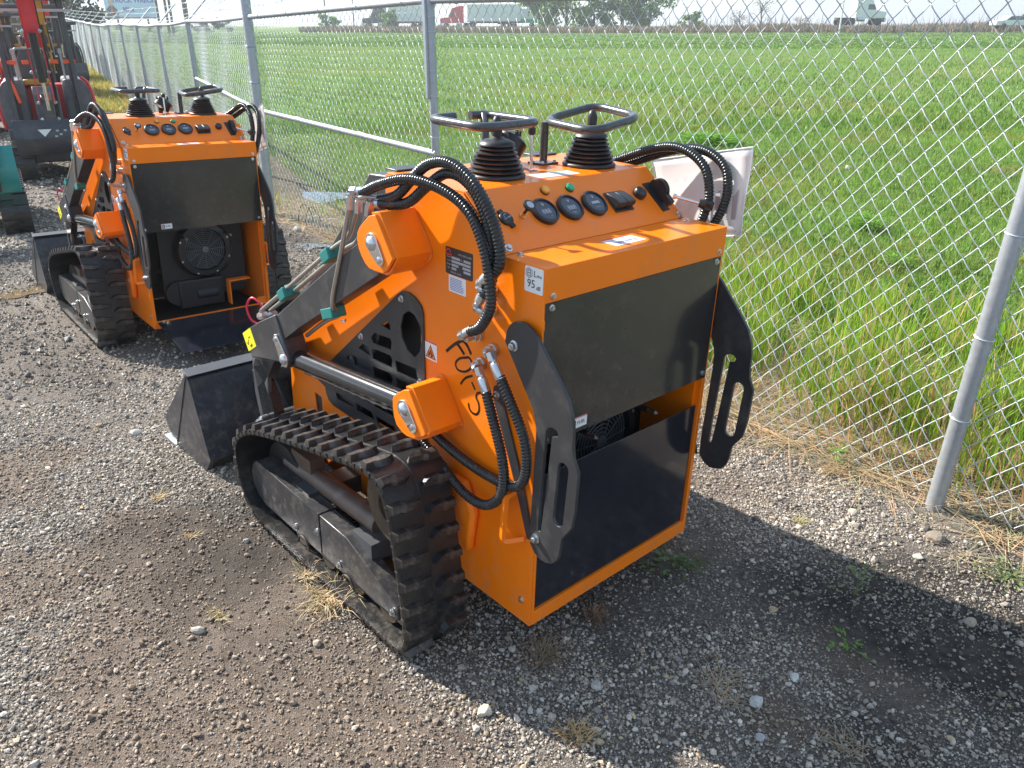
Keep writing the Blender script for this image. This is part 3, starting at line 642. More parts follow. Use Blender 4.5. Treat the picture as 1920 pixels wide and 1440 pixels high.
straw(410, 1165, .05, 26, 'thin golden grass sprout on brown soil left of the track', (.5, .4, .18), .1)
straw(300, 930, .04, 40, 'small golden grass tuft on gravel behind the bucket', (.5, .36, .14), .3)
straw(1560, 880, .09, 60, 'dry stems crossing gravel at the fence foot', (.42, .28, .14), .8)
straw(1810, 1045, .1, 40, 'long dry stalks below the right fence post', (.45, .36, .22), .9)
straw(360, 1010, .04, 30, 'short brown grass wisps on soil ahead of the left track', (.42, .3, .14), .4)
straw(1500, 975, .05, 50, 'low yellowish grass tuft on gravel beyond the loader rear', (.4, .36, .16), .3)
straw(150, 612, .05, 40, 'straw caught at the rear loader track', (.5, .42, .2), .4)
# puddles
def puddle(px, py, rx, ry, c, label, rough=.05):
    p = pixel_ground(px, py); k = 26; m = MB(); vs = []
    for i in range(k):
        a = 2*PI*i/k; q = 1+.22*math.sin(3*a+px)+.12*math.sin(5*a+1); x_ = math.cos(a)*rx*q; y_ = math.sin(a)*ry*q
        vs.append((p.x+x_*FR[0]+y_*FH[0], p.y+x_*FR[1]+y_*FH[1], 0))
    zz = float(np.mean(gzr([v[0] for v in vs], [v[1] for v in vs])))+.002
    m.ngon([(v[0], v[1], zz) for v in vs]); o = m.build('puddle', c, smooth=False, fixn=False); o['kind'] = 'structure'; o['label'] = label; return o
mud = mat('muddy_water', (.20, .14, .07), .12, var=.1, spec=.6); wat = mat('grey_water', (.10, .10, .09), .06, var=.1, spec=.8)
puddle(45, 545, .13, .16, mud, 'small muddy brown puddle in gravel')
puddle(585, 368, .6, .35, wat, 'shallow puddle in wet grass beyond the fence')
puddle(566, 462, .2, .12, wat, 'shallow puddle between the two loaders')

# ------------------------------------------------------------ track loader
ROOT = thing('track_loader', 'large orange track loader in the foreground with closed rear flap and hand-drawn side lettering', 'loader', MGm)
CA, SA = math.cos(R(39.33)), math.sin(R(39.33)); PL = .18823
def PF(u, s, n=0): return Vector((u, .1347+s*CA-n*SA, 1.092+s*SA+n*CA))
def P3(x, pts): return [(x, p[0], p[1]) for p in pts]
# shared bolt: flange, hexagon head
bm_ = MB(); bm_.lathe([(.0085, 0), (.0085, .0016), (.0055, .0026)], (0, 0, 0), seg=16); bm_.cyl((0, 0, .002), (0, 0, .0068), .0058, .0054, seg=6)
BOLT = bm_.mesh('bolt', M['zinc'], ang=30)
bm_ = MB(); bm_.lathe([(.013, 0), (.013, .002), (.009, .003)], (0, 0, 0), seg=20); bm_.cyl((0, 0, .002), (0, 0, .011), .0098, .0092, seg=6); bm_.cyl((0, 0, .011), (0, 0, .015), .005, .005, seg=10)
BIGBOLT = bm_.mesh('bolt', M['zinc'], ang=30)
def dirm(p, n):
    return Matrix.Translation(Vector(p)) @ Vector(n).to_track_quat('Z', 'Y').to_matrix().to_4x4()
def bolt(p, n, big=False, s=1, parent=None): return inst('bolt', BIGBOLT if big else BOLT, parent or ROOT, dirm(p, n) @ Matrix.Scale(s, 4))
T = .006
side_out = [(0, .122), (0, 1.088), (.1347, 1.088), (.2803, 1.2075), (.595, 1.2075), (.60, 1.09), (.95, .83), (1.22, .60), (1.223, .457), (1.233, .245), (1.15, .17), (.282, .122)]
slot = [(1.064, .422), (1.02, .418), (1.023, .293), (1.055, .288)]
vent_hole = [(.50, .88), (.455, .86), (.452, .46), (.92, .45), (.95, .55)]
for mir in (False, True):
    MB().prism(side_out, T, 0, 0, holes=[slot, vent_hole]).build('side_panel', M['orange'], ROOT, bevel=.0012, mir=mir)
# vent plate (left only is seen, right alike)
vo_ = [(.546, .901), (.530, .912), (.502, .916), (.470, .908), (.446, .893), (.436, .872), (.432, .45), (.438, .425), (.459, .413), (.485, .411), (.938, .42), (.965, .43), (.978, .45), (.982, .472), (1.036, .485), (1.03, .51), (.935, .579)]
vh = [[(.541,.807),(.527,.846),(.501,.864),(.475,.86),(.449,.834),(.444,.797),(.454,.76),(.479,.736),(.513,.749),(.536,.777)],
 [(.636,.785),(.604,.807),(.591,.797),(.591,.781)], [(.691,.731),(.672,.751),(.592,.757),(.586,.747),(.591,.723),(.682,.717)],
 [(.763,.676),(.74,.696),(.704,.698),(.703,.671)], [(.69,.694),(.676,.701),(.595,.705),(.586,.694),(.59,.67),(.686,.666)],
 [(.803,.641),(.715,.648),(.702,.640),(.704,.618),(.792,.612)], [(.572,.698),(.474,.705),(.466,.673),(.564,.666)],
 [(.688,.642),(.598,.649),(.586,.636),(.594,.617),(.683,.609)], [(.836,.622),(.82,.634),(.817,.615)],
 [(.915,.476),(.819,.483),(.81,.461),(.91,.455)], [(.796,.482),(.707,.484),(.694,.462),(.791,.457)], [(.686,.479),(.588,.481),(.582,.457),(.677,.455)],
 [(.572,.643),(.474,.650),(.466,.620),(.564,.612)], [(.90,.58),(.81,.59),(.80,.56),(.89,.55)], [(.79,.585),(.70,.592),(.69,.565),(.78,.558)], [(.68,.587),(.59,.594),(.58,.567),(.67,.56)], [(.56,.585),(.475,.592),(.466,.562),(.55,.555)],
 [(.93,.53),(.84,.54),(.83,.51),(.92,.505)], [(.82,.535),(.72,.54),(.71,.513),(.81,.508)], [(.70,.537),(.60,.542),(.59,.515),(.69,.51)], [(.57,.535),(.475,.542),(.466,.512),(.56,.505)], [(.56,.48),(.475,.483),(.466,.457),(.55,.455)]]
for mir in (False, True):
    MB().prism(vo_, -.001, -.005, 0, holes=vh).build('vent_plate', M['satin'], ROOT, mir=mir)
for y, z in ((.531, .89), (.743, .719), (.454, .672), (.675, .433), (.464, .449)):
    bolt((-.005, y, z), (-1, 0, 0), s=1.15); bolt((MIRW+.005, y, z), (1, 0, 0), s=1.15)
# top, console, ledge, rear skins
tp = MB(); tp.box((T+.001, .2815, 1.2035), (.68-T-.001, .597, 1.2115)); tp.build('top_cover', M['orange'], ROOT, bevel=.0015)
cpn = MB(); a = PF(T+.001, 0, -.003); 
cpn.v = [tuple(PF(u, s, n)) for n in (-.003, .0) for u, s in ((T+.001, .002), (.68-T-.001, .002), (.68-T-.001, PL), (T+.001, PL))]
cpn.f = [(0,3,2,1),(4,5,6,7),(0,1,5,4),(1,2,6,5),(2,3,7,6),(3,0,4,7)]
cpn.build('control_panel', M['orange'], ROOT, bevel=.001)
ld = MB(); ld.prism([(-.003, 1.014), (-.003, 1.0925), (.1355, 1.0925), (.1355, 1.0885), (.001, 1.0885), (.001, 1.014)], -.001, .681, 0); ld.build('rear_hood_lid', M['orange'], ROOT, bevel=.0012)
MB().box((.003, .0, .654), (.676, .004, 1.012)).build('upper_rear_panel', M['panel'], ROOT, bevel=.0008)
rl = MB(); rl.box((0.0065, -.001, .122), (.68-.0065, .012, .163)); rl.box((0.0065, .0, .122), (.68-.0065, .5, .128)); rl.build('rear_sill', M['orange'], ROOT, bevel=.001)
rc = MB(); rc.box((.664, -.001, .163), (.674, .018, .653)); rc.box((.6065, .012, .163), (.664, .016, .20)); rc.build('rear_jamb', M['orange'], ROOT, bevel=.001)
rc = MB(); rc.box((.0065, -.001, .163), (.016, .018, .653)); rc.build('rear_jamb', M['orange'], ROOT, bevel=.001)
iw = MB(); iw.box((.655, .018, .163), (.667, .42, .66)); iw.build('inner_wall', M['orange'], ROOT)
FLAP = MB().box((.017, .006, .166), (.658, .010, .567)).build('rear_flap', M['navy'], ROOT, bevel=.001)
for p in ((.024, -.003, 1.028), (.656, -.003, 1.028), (.025, 0, 1.0), (.655, 0, 1.0), (.66, 0, .672), (.025, 0, .672)): bolt(p, (0, -1, 0), s=.95)
for u, s in ((.026, .017), (.664, .012)): bolt(PF(u, s), PF(0, 0, 1)-PF(0, 0, 0), s=1.2)
bolt((.036, .118, 1.0925), (0, 0, 1), s=1.05); bolt((.642, .1, 1.0925), (0, 0, 1), s=1.05); bolt((0, .032, .191), (-1, 0, 0), s=1.1); bolt((0, .13, .485), (-1, 0, 0), s=1.1)
# weld tabs on side seam
for y, z in ((.078, 1.078), (.006, .965)): MB().box((-.0012, y-.012, z-.012), (0, y+.002, z+.012)).build('seam_tab', M['orange'], ROOT, bevel=.0003)
# engine bay
MB().box((.08, .30, .20), (.60, .95, .88)).build('engine_block', M['inner'], ROOT, bevel=.02)
sh = MB(); sh.lathe([(.165, .02), (.165, -.02), (.150, -.045), (.120, -.05), (.118, -.03), (.118, .02)], (.37, .16, .50), (0, 1, 0), seg=40); sh.build('fan_shroud', M['plastic'], ROOT)
ap = MB(); ap.prism([(.13, .22), (.61, .22), (.61, .66), (.13, .66)], .165, .175, 1, holes=[[(.37+.1*math.cos(2*PI*k/20), .50+.1*math.sin(2*PI*k/20)) for k in range(20)]]); ap.build('radiator_plate', M['inner'], ROOT)
gr = MB()
for k in range(9):
    r_ = .018+.0115*k; gr.tube([(.37+r_*math.cos(2*PI*i/36), .112+.012*(r_/.12), .50+r_*math.sin(2*PI*i/36)) for i in range(36)], .0019, 5, closed=True)
for k in range(12):
    a = 2*PI*k/12; gr.tube([(.37+.02*math.cos(a), .112, .50+.02*math.sin(a)), (.37+.12*math.cos(a), .124, .50+.12*math.sin(a))], .0016, 5)
gr.lathe([(.02, .0), (.02, -.006), (.012, -.01)], (.37, .116, .50), (0, 1, 0), seg=16); gr.build('fan_grille', M['exgrey'], ROOT)
fb = MB()
for k in range(7):
    a = 2*PI*k/7; d = Vector((math.cos(a), 0, math.sin(a))); t_ = Vector((-math.sin(a), 0, math.cos(a))); o = Vector((.37, .14, .50))
    fb.add([o+d*.02-t_*.01, o+d*.11-t_*.03+Vector((0, .012, 0)), o+d*.112+t_*.025-Vector((0, .012, 0)), o+d*.02+t_*.012], [(0, 1, 2, 3)])
fb.build('fan_blades', M['inner'], ROOT)
for k in range(8):
    a = 2*PI*(k+.5)/8; bolt((.37+.145*math.cos(a), .115, .50+.145*math.sin(a)), (0, -1, 0), s=.7)
for p in ((.245, .06, .59), (.495, .06, .585)):
    st = MB(); st.cyl((p[0], .165, p[2]), (p[0], .055, p[2]), .010, .008, 12); st.build('stud', M['plastic'], ROOT)
    st = MB(); st.cyl((p[0], .055, p[2]), (p[0], .028, p[2]), .0055, .0055, 10); st.cyl((p[0], .028, p[2]), (p[0], .02, p[2]), .0045, .001, 8); st.build('stud_tip', M['zinc'], ROOT)
en = MB()
for k in range(10):
    q = [(.1+rnd.random()*.5, .15+rnd.random()*.12, .19+rnd.random()*.2) for _ in range(4)]; en.tube(cr(q, 6), rnd.uniform(.006, .012), 7)
en.build('engine_hoses', M['rubber2'], ROOT)
MB().prism([(.47, .165), (.47, .31), (.60, .31), (.60, .302), (.478, .302), (.478, .165)], .07, .12, 1).build('battery_bracket', M['orange'], ROOT, bevel=.001)
MB().box((.20, .13, .165), (.46, .28, .33)).build('battery', M['plastic'], ROOT, bevel=.01)
MB().box((.02, .03, .1295), (.655, .5, .134)).build('bay_floor', M['inner'], ROOT)
cv = MB(); cv.cyl((.2, .14, .26), (.2, .3, .26), .07, .07, 20); cv.cyl((.3, .15, .24), (.42, .15, .24), .035, .035, 16); cv.build('filter', M['inner'], ROOT)
# ----- labels and lettering
def label(o, ex, ey, wdt, hgt, m=None, name='label', th=.0009, r=.004):
    k = []
    for cx, cy, a0 in ((wdt-r, r, -90), (wdt-r, hgt-r, 0), (r, hgt-r, 90), (r, r, 180)):
        for j in range(4): a = R(a0+30*j); k.append((cx+r*math.cos(a), cy+r*math.sin(a)))
    ob = MB().prism(k, 0, th, 2).build(name, m or M['white'], ROOT, matrix=frame(o, ex, ey), smooth=False); return ob
def put(ob, mb, m, x, y, z=.001, rot=0, name='print'):
    xf(mb, Matrix.Translation((x, y, z)) @ Matrix.Rotation(rot, 4, 'Z')); mb.v = [(p[0], p[1], max(p[2], z)) for p in mb.v]
    return mb.build(name, m, ob, smooth=False)
# on the left side the reading direction is -y
db = label((-.0002, .062, 1.031), (0, -1, 0), (0, 0, 1), .058, .058, name='sound_label')
put(db, text_mb('95', .026), M['ink'], .021, .019); put(db, text_mb('dB', .013), M['ink'], .044, .013); put(db, text_mb('L', .02), M['ink'], .033, .043); put(db, text_mb('WA', .009), M['ink'], .046, .0395)
hx = [(.011*math.cos(R(90+60*k)), .011*math.sin(R(90+60*k))) for k in range(7)]
put(db, strokes([hx, [(-.004, -.006), (-.004, .006), (.004, .006), (.004, -.006), (-.004, -.006)], [(-.006, 0), (.006, 0)]], .0012), M['ink'], .014, .043)
tpn = label((-.0002, .344, 1.006), (0, -1, 0), (0, 0, 1), .103, .067, M['plate'], 'type_plate')
put(tpn, text_mb('6', .001), M['greyprint'], -.0, .0) if False else None
arc = [(.012+.008*math.cos(R(a)), .054+.008*math.sin(R(a))) for a in range(0, 200, 25)]
put(tpn, strokes([arc, [(.004, .049), (.024, .049)]], .003), M['redlabel'], 0, 0)
for k, (x_, y_, w_, h_) in enumerate(((.024, .04, .032, .006), (.07, .04, .026, .006), (.024, .031, .072, .006), (.024, .022, .026, .006), (.066, .022, .03, .006), (.024, .013, .018, .006), (.07, .013, .026, .006))):
    put(tpn, MB().box((0, 0, 0), (w_, h_, .0004)), M['greyprint'], x_, y_, name='print_field')
for x_, y_, s_ in ((.013, .043, 'Model'), (.013, .034, 'Serial'), (.013, .025, 'Weight'), (.062, .043, 'Kg'), (.013, .016, 'Year'), (.075, .055, 'SKID STEER LOADER'), (.04, .006, 'MADE IN CHINA')):
    put(tpn, text_mb(s_, .0055), M['greyprint'], x_, y_)
wl = label((-.0002, .332, .962), (0, -1, 0), (0, 0, 1), .066, .042, name='warning_label', r=.002)
for k in range(8): put(wl, strokes([[(.006, 0), (.05+.01*rnd.random(), 0)]], .0014), M['bluelabel'], 0, .006+.0042*k, name='text_line')
hz = label((-.0002, .437, .750), (0, -1, 0), (0, 0, 1), .053, .052, name='hazard_label', r=.003)
put(hz, MB().prism([(-.022, -.016), (.022, -.016), (0, .022)], 0, .0004, 2), M['ink'], .0265, .021, name='triangle_border')
put(hz, MB().prism([(-.0185, -.0138), (.0185, -.0138), (0, .018)], 0, .0004, 2), M['orlabel'], .0265, .021, .0014, name='triangle')
put(hz, strokes([[(-.008, -.008), (-.003, -.001), (-.007, .002)], [(.004, -.009), (.009, -.004), (.003, .001), (.001, .008)]], .0042), M['ink'], .0265, .0195, .0019, name='hand_symbol')
put(hz, MB().box((0, 0, 0), (.053, .004, .0002)), M['redlabel'], 0, .048, name='red_strip')
fu = label((.112, -.0004, .667), (1, 0, 0), (0, 0, 1), .057, .029, name='fuel_label', r=.002)
put(fu, text_mb('FUEL', .013), M['ink'], .036, .0135); put(fu, MB().box((0, 0, 0), (.014, .019, .0004)), M['ink'], .003, .003, name='pump_symbol_box')
put(fu, MB().box((0, 0, 0), (.005, .011, .0002)), M['white'], .006, .0065, .0016, name='pump_symbol'); put(fu, MB().box((0, 0, 0), (.057, .0025, .0002)), M['redlabel'], 0, .0265, name='red_strip')
ls = label((.277, .036, 1.0927), (1, .02, 0), (0, 1, 0), .112, .058, name='ledge_sticker', r=.001)
put(ls, MB().box((0, 0, 0), (.112, .007, .0002)), M['redlabel'], 0, .051, name='red_strip')
for k in range(5): put(ls, strokes([[(0, 0), (.006, .006), (.001, .010)], [(.004, -.004), (.009, .004)]], .0034), M['bluelabel'], .02+.016*k, .013+.004*(k % 2), name='pictogram')
for k in range(3): put(ls, strokes([[(0, 0), (.03, 0)]], .0015), M['bluelabel'], .008+.034*k, .04, name='text_line')
ts = label((.285, .312, 1.2117), (1, -.05, 0), (0, 1, 0), .14, .052, name='top_sticker', r=.001)
for k in range(5): put(ts, strokes([[(0, 0), (.11, 0)]], .002), M['greyprint'], .012, .008+.009*k, name='text_line')
# hand drawn letters running down the side
for nm, ls_ in (('letter_f', [[(.343, .797), (.308, .827), (.275, .847)], [(.277, .846), (.26, .837), (.246, .820)], [(.301, .831), (.287, .822), (.273, .811)]]),
    ('letter_o', [[(.266, .803), (.29, .793), (.306, .775), (.298, .760), (.27, .763), (.248, .779), (.243, .797), (.253, .807), (.268, .802)]]),
    ('numeral_one', [[(.240, .762), (.262, .750), (.275, .738), (.285, .724)]]), ('hyphen', [[(.241, .743), (.229, .729)]]),
    ('letter_s', [[(.202, .729), (.219, .721), (.224, .708), (.215, .696), (.212, .678), (.221, .662), (.237, .659), (.25, .666), (.254, .680)]])):
    mk = strokes([[(-p[0], p[1]) for p in [tuple(q)[:2] for q in cr([(*q, 0) for q in l], 4)]] for l in ls_], .0085 if nm == 'letter_f' else .0062, .0006)
    mk.build(nm, M['ink'], ROOT, smooth=False, matrix=frame((0, 0, 0), (0, -1, 0), (0, 0, 1)))
# ----- console items
PN = PF(0, 0, 1)-PF(0, 0, 0); PE = (1, 0, 0); PS = (0, CA, SA)
for k, (u, s) in enumerate(((.197, .095), (.285, .094), (.375, .094))):
    g = MB().lathe([(.038, 0), (.038, .010), (.034, .013), (.0305, .013), (.030, .009)], (0, 0, 0), seg=36); g = g.build('gauge', M['plastic'], ROOT, matrix=frame(PF(u, s), PE, PS))
    f_ = MB().lathe([(.0302, .009), (.0302, .0094)], (0, 0, 0), seg=32).build('gauge_face', M['gface'], g)
    if k < 2:
        put(g, text_mb('888', .019), M['digit'], 0, -.004, .0096, name='digits'); put(g, text_mb('°C' if k == 0 else 'FUEL', .006), M['digit'], .008 if k == 0 else 0, -.019, .0096, name='small_print')
    else: put(g, MB().box((-.014, -.004, 0), (.014, .004, .0003)), M['greyprint'], 0, 0, .0096, name='hour_window'); put(g, text_mb('HOURS', .005), M['digit'], 0, -.016, .0096, name='small_print')
    put(g, strokes([[(-.004, .004), (0, -.003), (.004, .004)], [(0, 0), (0, .007)]], .0016), M['digit'], 0, .016, .0096, name='symbol')
for nm, u, s, m_ in (('amber_lamp', .243, .157, 'lampA'), ('green_lamp', .330, .154, 'lampG')):
    g = MB().lathe([(.0125, 0), (.0125, .003), (.0115, .004)], (0, 0, 0), seg=24).build(nm, M['plastic'], ROOT, matrix=frame(PF(u, s), PE, PS))
    MB().lathe([(.0112, .003), (.0112, .009), (.009, .011), (.0, .0115)], (0, 0, 0), seg=24).build('lens', M[m_], g)
g = MB().lathe([(.019, 0), (.019, .005), (.016, .008), (.0, .0085)], (0, 0, 0), seg=24); g.box((-.007, .012, 0), (.007, .027, .006)); g.box((-.007, -.028, 0), (.007, -.012, .006))
g = g.build('socket_cover', M['plastic'], ROOT, matrix=frame(PF(.071, .095), PE, PS) @ Matrix.Rotation(.25, 4, 'Z'), bevel=.001)
put(g, text_mb('12V 120W', .006), M['digit'], 0, -.002, .0087, name='print'); put(g, strokes([[(.008*math.cos(R(a)), .008*math.sin(R(a))) for a in range(60, 200, 20)]], .0015), M['digit'], 0, .002, .0087, name='symbol')
g = MB(); g.cyl((0, 0, 0), (0, 0, .004), .0085, .0085, 6); g.cyl((0, 0, .004), (0, 0, .014), .0055, .0055, 12); g = g.build('choke_cable', M['brass'], ROOT, matrix=frame(PF(.123, .095), PE, PS))
kb = MB().lathe([(.004, .01), (.004, .026), (.008, .03), (.016, .036), (.0165, .041), (.014, .043), (.0, .043)], (0, 0, 0), seg=24).build('choke_knob', M['plastic'], g)
MB().lathe([(.010, .0431), (.010, .0434)], (0, 0, 0), seg=20).build('knob_emblem', M['digit'], kb)
sw = MB(); sw.box((-.037, -.033, 0), (.037, .033, .004)); sw = sw.build('rocker_switches', M['plastic'], ROOT, bevel=.002, matrix=frame(PF(.469, .089), PE, PS))
for k in (0, 1):
    q = MB(); x0 = -.033+.034*k; q.prism([(-.024, .004), (.026, .004), (.026, .010), (.0, .022), (-.022, .026), (-.026, .018)], x0, x0+.0325, 0); q.build('rocker', M['plastic'], sw, bevel=.002)
g = MB().lathe([(.0185, 0), (.0185, .012), (.0165, .016), (.008, .017), (.0, .013)], (0, 0, 0), seg=20); g.build('rotary_knob', M['plastic'], ROOT, matrix=frame(PF(.562, .1), PE, PS))
g = MB(); g.box((-.016, -.05, 0), (.016, .05, .002)); g.build('throttle_slot', M['inner'], ROOT, matrix=frame(PF(.623, .084), PE, PS) @ Matrix.Rotation(.05, 4, 'Z'))
g = MB(); g.lathe([(.033, -.008), (.033, .008), (.028, .011)], (0, 0, .012), (1, 0, 0), seg=28); g.box((-.009, -.055, .01), (.009, -.01, .028)); g.build('throttle_quadrant', M['plastic'], ROOT, matrix=frame(PF(.634, .095), PE, PS), bevel=.001)
lv0 = PF(.640, .063, .028); lv1 = Vector((.690, .098, 1.137)); g = MB(); g.cyl(lv0+(lv1-lv0)*.1, lv1, .0045, .0045, 12); g.lathe([(.008, 0), (.008, .008)], lv0+(lv1-lv0)*.12, lv1-lv0, 6); g.build('throttle_lever', M['chrome'], ROOT)
dv = (lv1-lv0).normalized(); g = MB(); g.cyl(lv1-dv*.003, lv1+dv*.014, .011, .014, 12)
for k in range(5):
    a = 2*PI*k/5; q = dv.orthogonal().normalized(); q = (q*math.cos(a)+dv.cross(q)*math.sin(a))*.0135; g.cyl(lv1+dv*.014+q, lv1+dv*.03+q, .0078, .007, 8)
g.cyl(lv1+dv*.012, lv1+dv*.036, .0145, .012, 14); g.build('lever_knob', M['plastic'], ROOT)
# ----- joysticks, handles, top bits
def joystick(x, y, tilt=(0, 0)):
    prof = [(.073, 0), (.076, .004), (.075, .010), (.066, .014)]; n = 6
    for k in range(n):
        r_ = .071-.0045*k; h_ = .016+.0125*k; prof += [(r_-.009, h_), (r_, h_+.003), (r_+.0005, h_+.0065), (r_-.009, h_+.011)]
    prof += [(.047, .093), (.045, .100), (.032, .108), (.016, .112), (.013, .118)]
    prof = [(r_, h_*.85) for r_, h_ in prof]; v = MB().lathe(prof, (0, 0, 0), seg=40)
    v.v = [(p[0]*(1+.0*p[2])+tilt[0]*p[2]*p[2]*6, p[1]+tilt[1]*p[2]*p[2]*6, p[2]) for p in v.v]
    b_ = v.build('joystick_boot', M['rubber2'], ROOT, matrix=Matrix.Translation((x, y, 1.2115)), ang=60)
    MB().lathe([(.013, .096), (.0135, .13), (.0115, .138), (.008, .147), (.0, .150)], (tilt[0]*.07, tilt[1]*.07, 0), (0, 0, 1), seg=20).build('joystick_grip', M['rubber2'], b_, ang=60)
joystick(.205, .395); joystick(.548, .388, (.1, .05))
def fillet(pts, r, closed):
    P = [Vector(p) for p in pts]; n = len(P); o = []
    for i in range(n):
        if not closed and i in (0, n-1): o.append(P[i]); continue
        a, b, c_ = P[(i-1) % n], P[i], P[(i+1) % n]; d0 = (a-b); d1 = (c_-b); q = min(r, d0.length*.45, d1.length*.45); s0 = b+d0.normalized()*q; s1 = b+d1.normalized()*q
        for k in range(7): t = k/6; o.append(s0*(1-t)**2+b*2*t*(1-t)+s1*t*t)
    return o
hl = MB(); hl.tube(fillet([(.205, .568, 1.343), (.118, .560, 1.342), (.108, .335, 1.342), (.318, .352, 1.344), (.318, .565, 1.343), (.262, .57, 1.343)], .055, False), .0115, 12)
hl.tube(fillet([(.272, .515, 1.212), (.272, .518, 1.31), (.30, .556, 1.343)], .03, False), .0105, 12); hl.box((.244, .49, 1.2117), (.30, .54, 1.2165)); hl.build('hand_guard_left', M['handle'], ROOT, ang=50).name = 'hand_guard'
hr = MB(); hr.tube(fillet([(.461, .49, 1.327), (.425, .272, 1.322), (.643, .292, 1.347), (.682, .50, 1.358)], .06, True), .0115, 12, closed=True)
hr.tube([(.461, .483, 1.2115), (.461, .483, 1.325)], .0115, 12); hr.box((.428, .455, 1.2117), (.494, .512, 1.2165)); hr.build('hand_guard', M['handle'], ROOT, ang=50)
for p in ((.437, .463), (.485, .463), (.437, .504)): bolt((*p, 1.2165), (0, 0, 1), s=.9)
lv = MB(); lv.cyl((.346, .412, 1.208), (.349, .418, 1.305), .0042, .0042, 12); lv.build('selector_rod', M['chrome'], ROOT)
MB().lathe([(.007, 0), (.010, .004), (.010, .018), (.006, .022), (.0, .022)], (.349, .418, 1.303), (0, 0, 1), seg=16).build('selector_knob', M['plastic'], ROOT)
MB().box((.335, .40, 1.2117), (.36, .47, 1.2124)).build('selector_slot', M['inner'], ROOT)
ex = MB(); ex.cyl((.365, .545, 1.20), (.365, .545, 1.245), .012, .012, 12); ex.lathe([(.02, 0), (.045, .008), (.046, .05), (.03, .062), (.0, .064)], (.365, .545, 1.235), (.5, 0, .6), seg=20)
for k in range(8):
    a = 2*PI*k/8; ex.box((.382+.03*math.cos(a)-.003, .543+.03*math.sin(a)-.003, 1.245), (.382+.03*math.cos(a)+.003, .543+.03*math.sin(a)+.003, 1.300))
ex.build('air_breather', M['plastic'], ROOT)
for x_ in (.03, .53): MB().box((x_, .585, 1.2117), (x_+.09, .64, 1.217)).build('hinge', M['satin'], ROOT, bevel=.002)
hd = MB(); hd.prism([(.598, 1.203), (.68, 1.198), (.86, 1.0), (1.16, .70), (1.22, .58), (1.22, .2), (.9, .2), (.598, .9)], .0065, .6735, 0); hd.build('front_hood', M['satin'], ROOT, bevel=.004)
for k in range(5): MB().bar((-.002+.0, .63+.012*k, 1.16-.012*k), (-.002, .66+.012*k, 1.1-.02*k), .003, .004).build('hood_slat', M['dgrey'], ROOT)
# ----- side boxes, arms, cylinders, braces, tracks (both sides)
b1 = [(.472, 1.14), (.5, 1.132), (.544, 1.096), (.556, 1.08), (.558, 1.06), (.553, 1.04), (.541, 1.022), (.525, 1.006), (.509, .998), (.447, 1.0), (.430, 1.01), (.402, 1.045)]
b2 = [(.352, .716), (.375, .708), (.418, .678), (.425, .665), (.426, .644), (.422, .615), (.412, .594), (.39, .582), (.36, .579), (.334, .584), (.29, .609), (.283, .619)]
def strip(pts, th, a, b):
    """sheet folded along pts (y,z), running in x from a to b"""
    P = [Vector((0, *p)) for p in pts]; n = len(P); inn = []
    cx = sum(p[0] for p in pts)/n; cz = sum(p[1] for p in pts)/n; vs = []
    N = []
    for i in range(n):
        d = (P[min(i+1, n-1)]-P[max(i-1, 0)]).normalized(); nn = Vector((0, d.z, -d.y)); N.append(nn)
    poly = [(p.y, p.z) for p in P]+[((P[i]+N[i]*th).y, (P[i]+N[i]*th).z) for i in range(n-1, -1, -1)]
    return MB().prism(poly, a, b, 0)
def teardrop(o, c0, r0, c1, r1):
    p = []; a = math.atan2(c1[1]-c0[1], c1[0]-c0[0])
    for k in range(13): t = a+PI/2+PI*k/12; p.append((c0[0]+r0*math.cos(t), c0[1]+r0*math.sin(t)))
    for k in range(9): t = a-PI/2+PI*k/8; p.append((c1[0]+r1*math.cos(t), c1[1]+r1*math.sin(t)))
    return p
def pin(c0, c1, x, mir):
    MB().prism(teardrop(0, c0, .026, c1, .0165), x, x-.005, 0).build('pin_plate', M['chrome'], ROOT, bevel=.001, mir=mir)
    q = MB().lathe([(.018, 0), (.018, .003), (.012, .008), (.004, .010), (.003, .007), (0, .007)], (x-.005, *c0), (-1, 0, 0), seg=20); q.build('pin', M['zinc'], ROOT, mir=mir)
    if mir: bolt((MIRW-x+.005, *c1), (1, 0, 0), s=1)
    else: bolt((x-.005, *c1), (-1, 0, 0), s=1)
plate = [(.102,.901),(.097,.929),(.085,.948),(.07,.958),(.044,.963),(.018,.956),(-.005,.938),(-.035,.905),(-.08,.857),(-.106,.825),(-.121,.79),(-.127,.76),(-.128,.717),(-.133,.69),(-.149,.66),(-.147,.56),(-.140,.511),(-.112,.467),(-.107,.421),(-.100,.398),(-.085,.381),(-.065,.373),(-.045,.372),(-.025,.380),(-.008,.400),(-.006,.454),(-.012,.669),(-.012,.715),(-.008,.737),(.002,.765)]
def stad(c0, c1, r):
    a = math.atan2(c1[1]-c0[1], c1[0]-c0[0]); p = []
    for c_, s_ in ((c0, 90), (c1, -90)):
        for k in range(7): t = a+R(s_)+PI*k/6; p.append((c_[0]+r*math.cos(t), c_[1]+r*math.sin(t)))
    return p
slA = [(-.044,.726),(-.050,.737),(-.062,.742),(-.076,.741),(-.083,.733),(-.080,.725),(-.064,.720),(-.049,.516),(-.043,.452),(-.033,.450),(-.034,.516)]
slB = stad((-.104, .652), (-.097, .512), .0165)
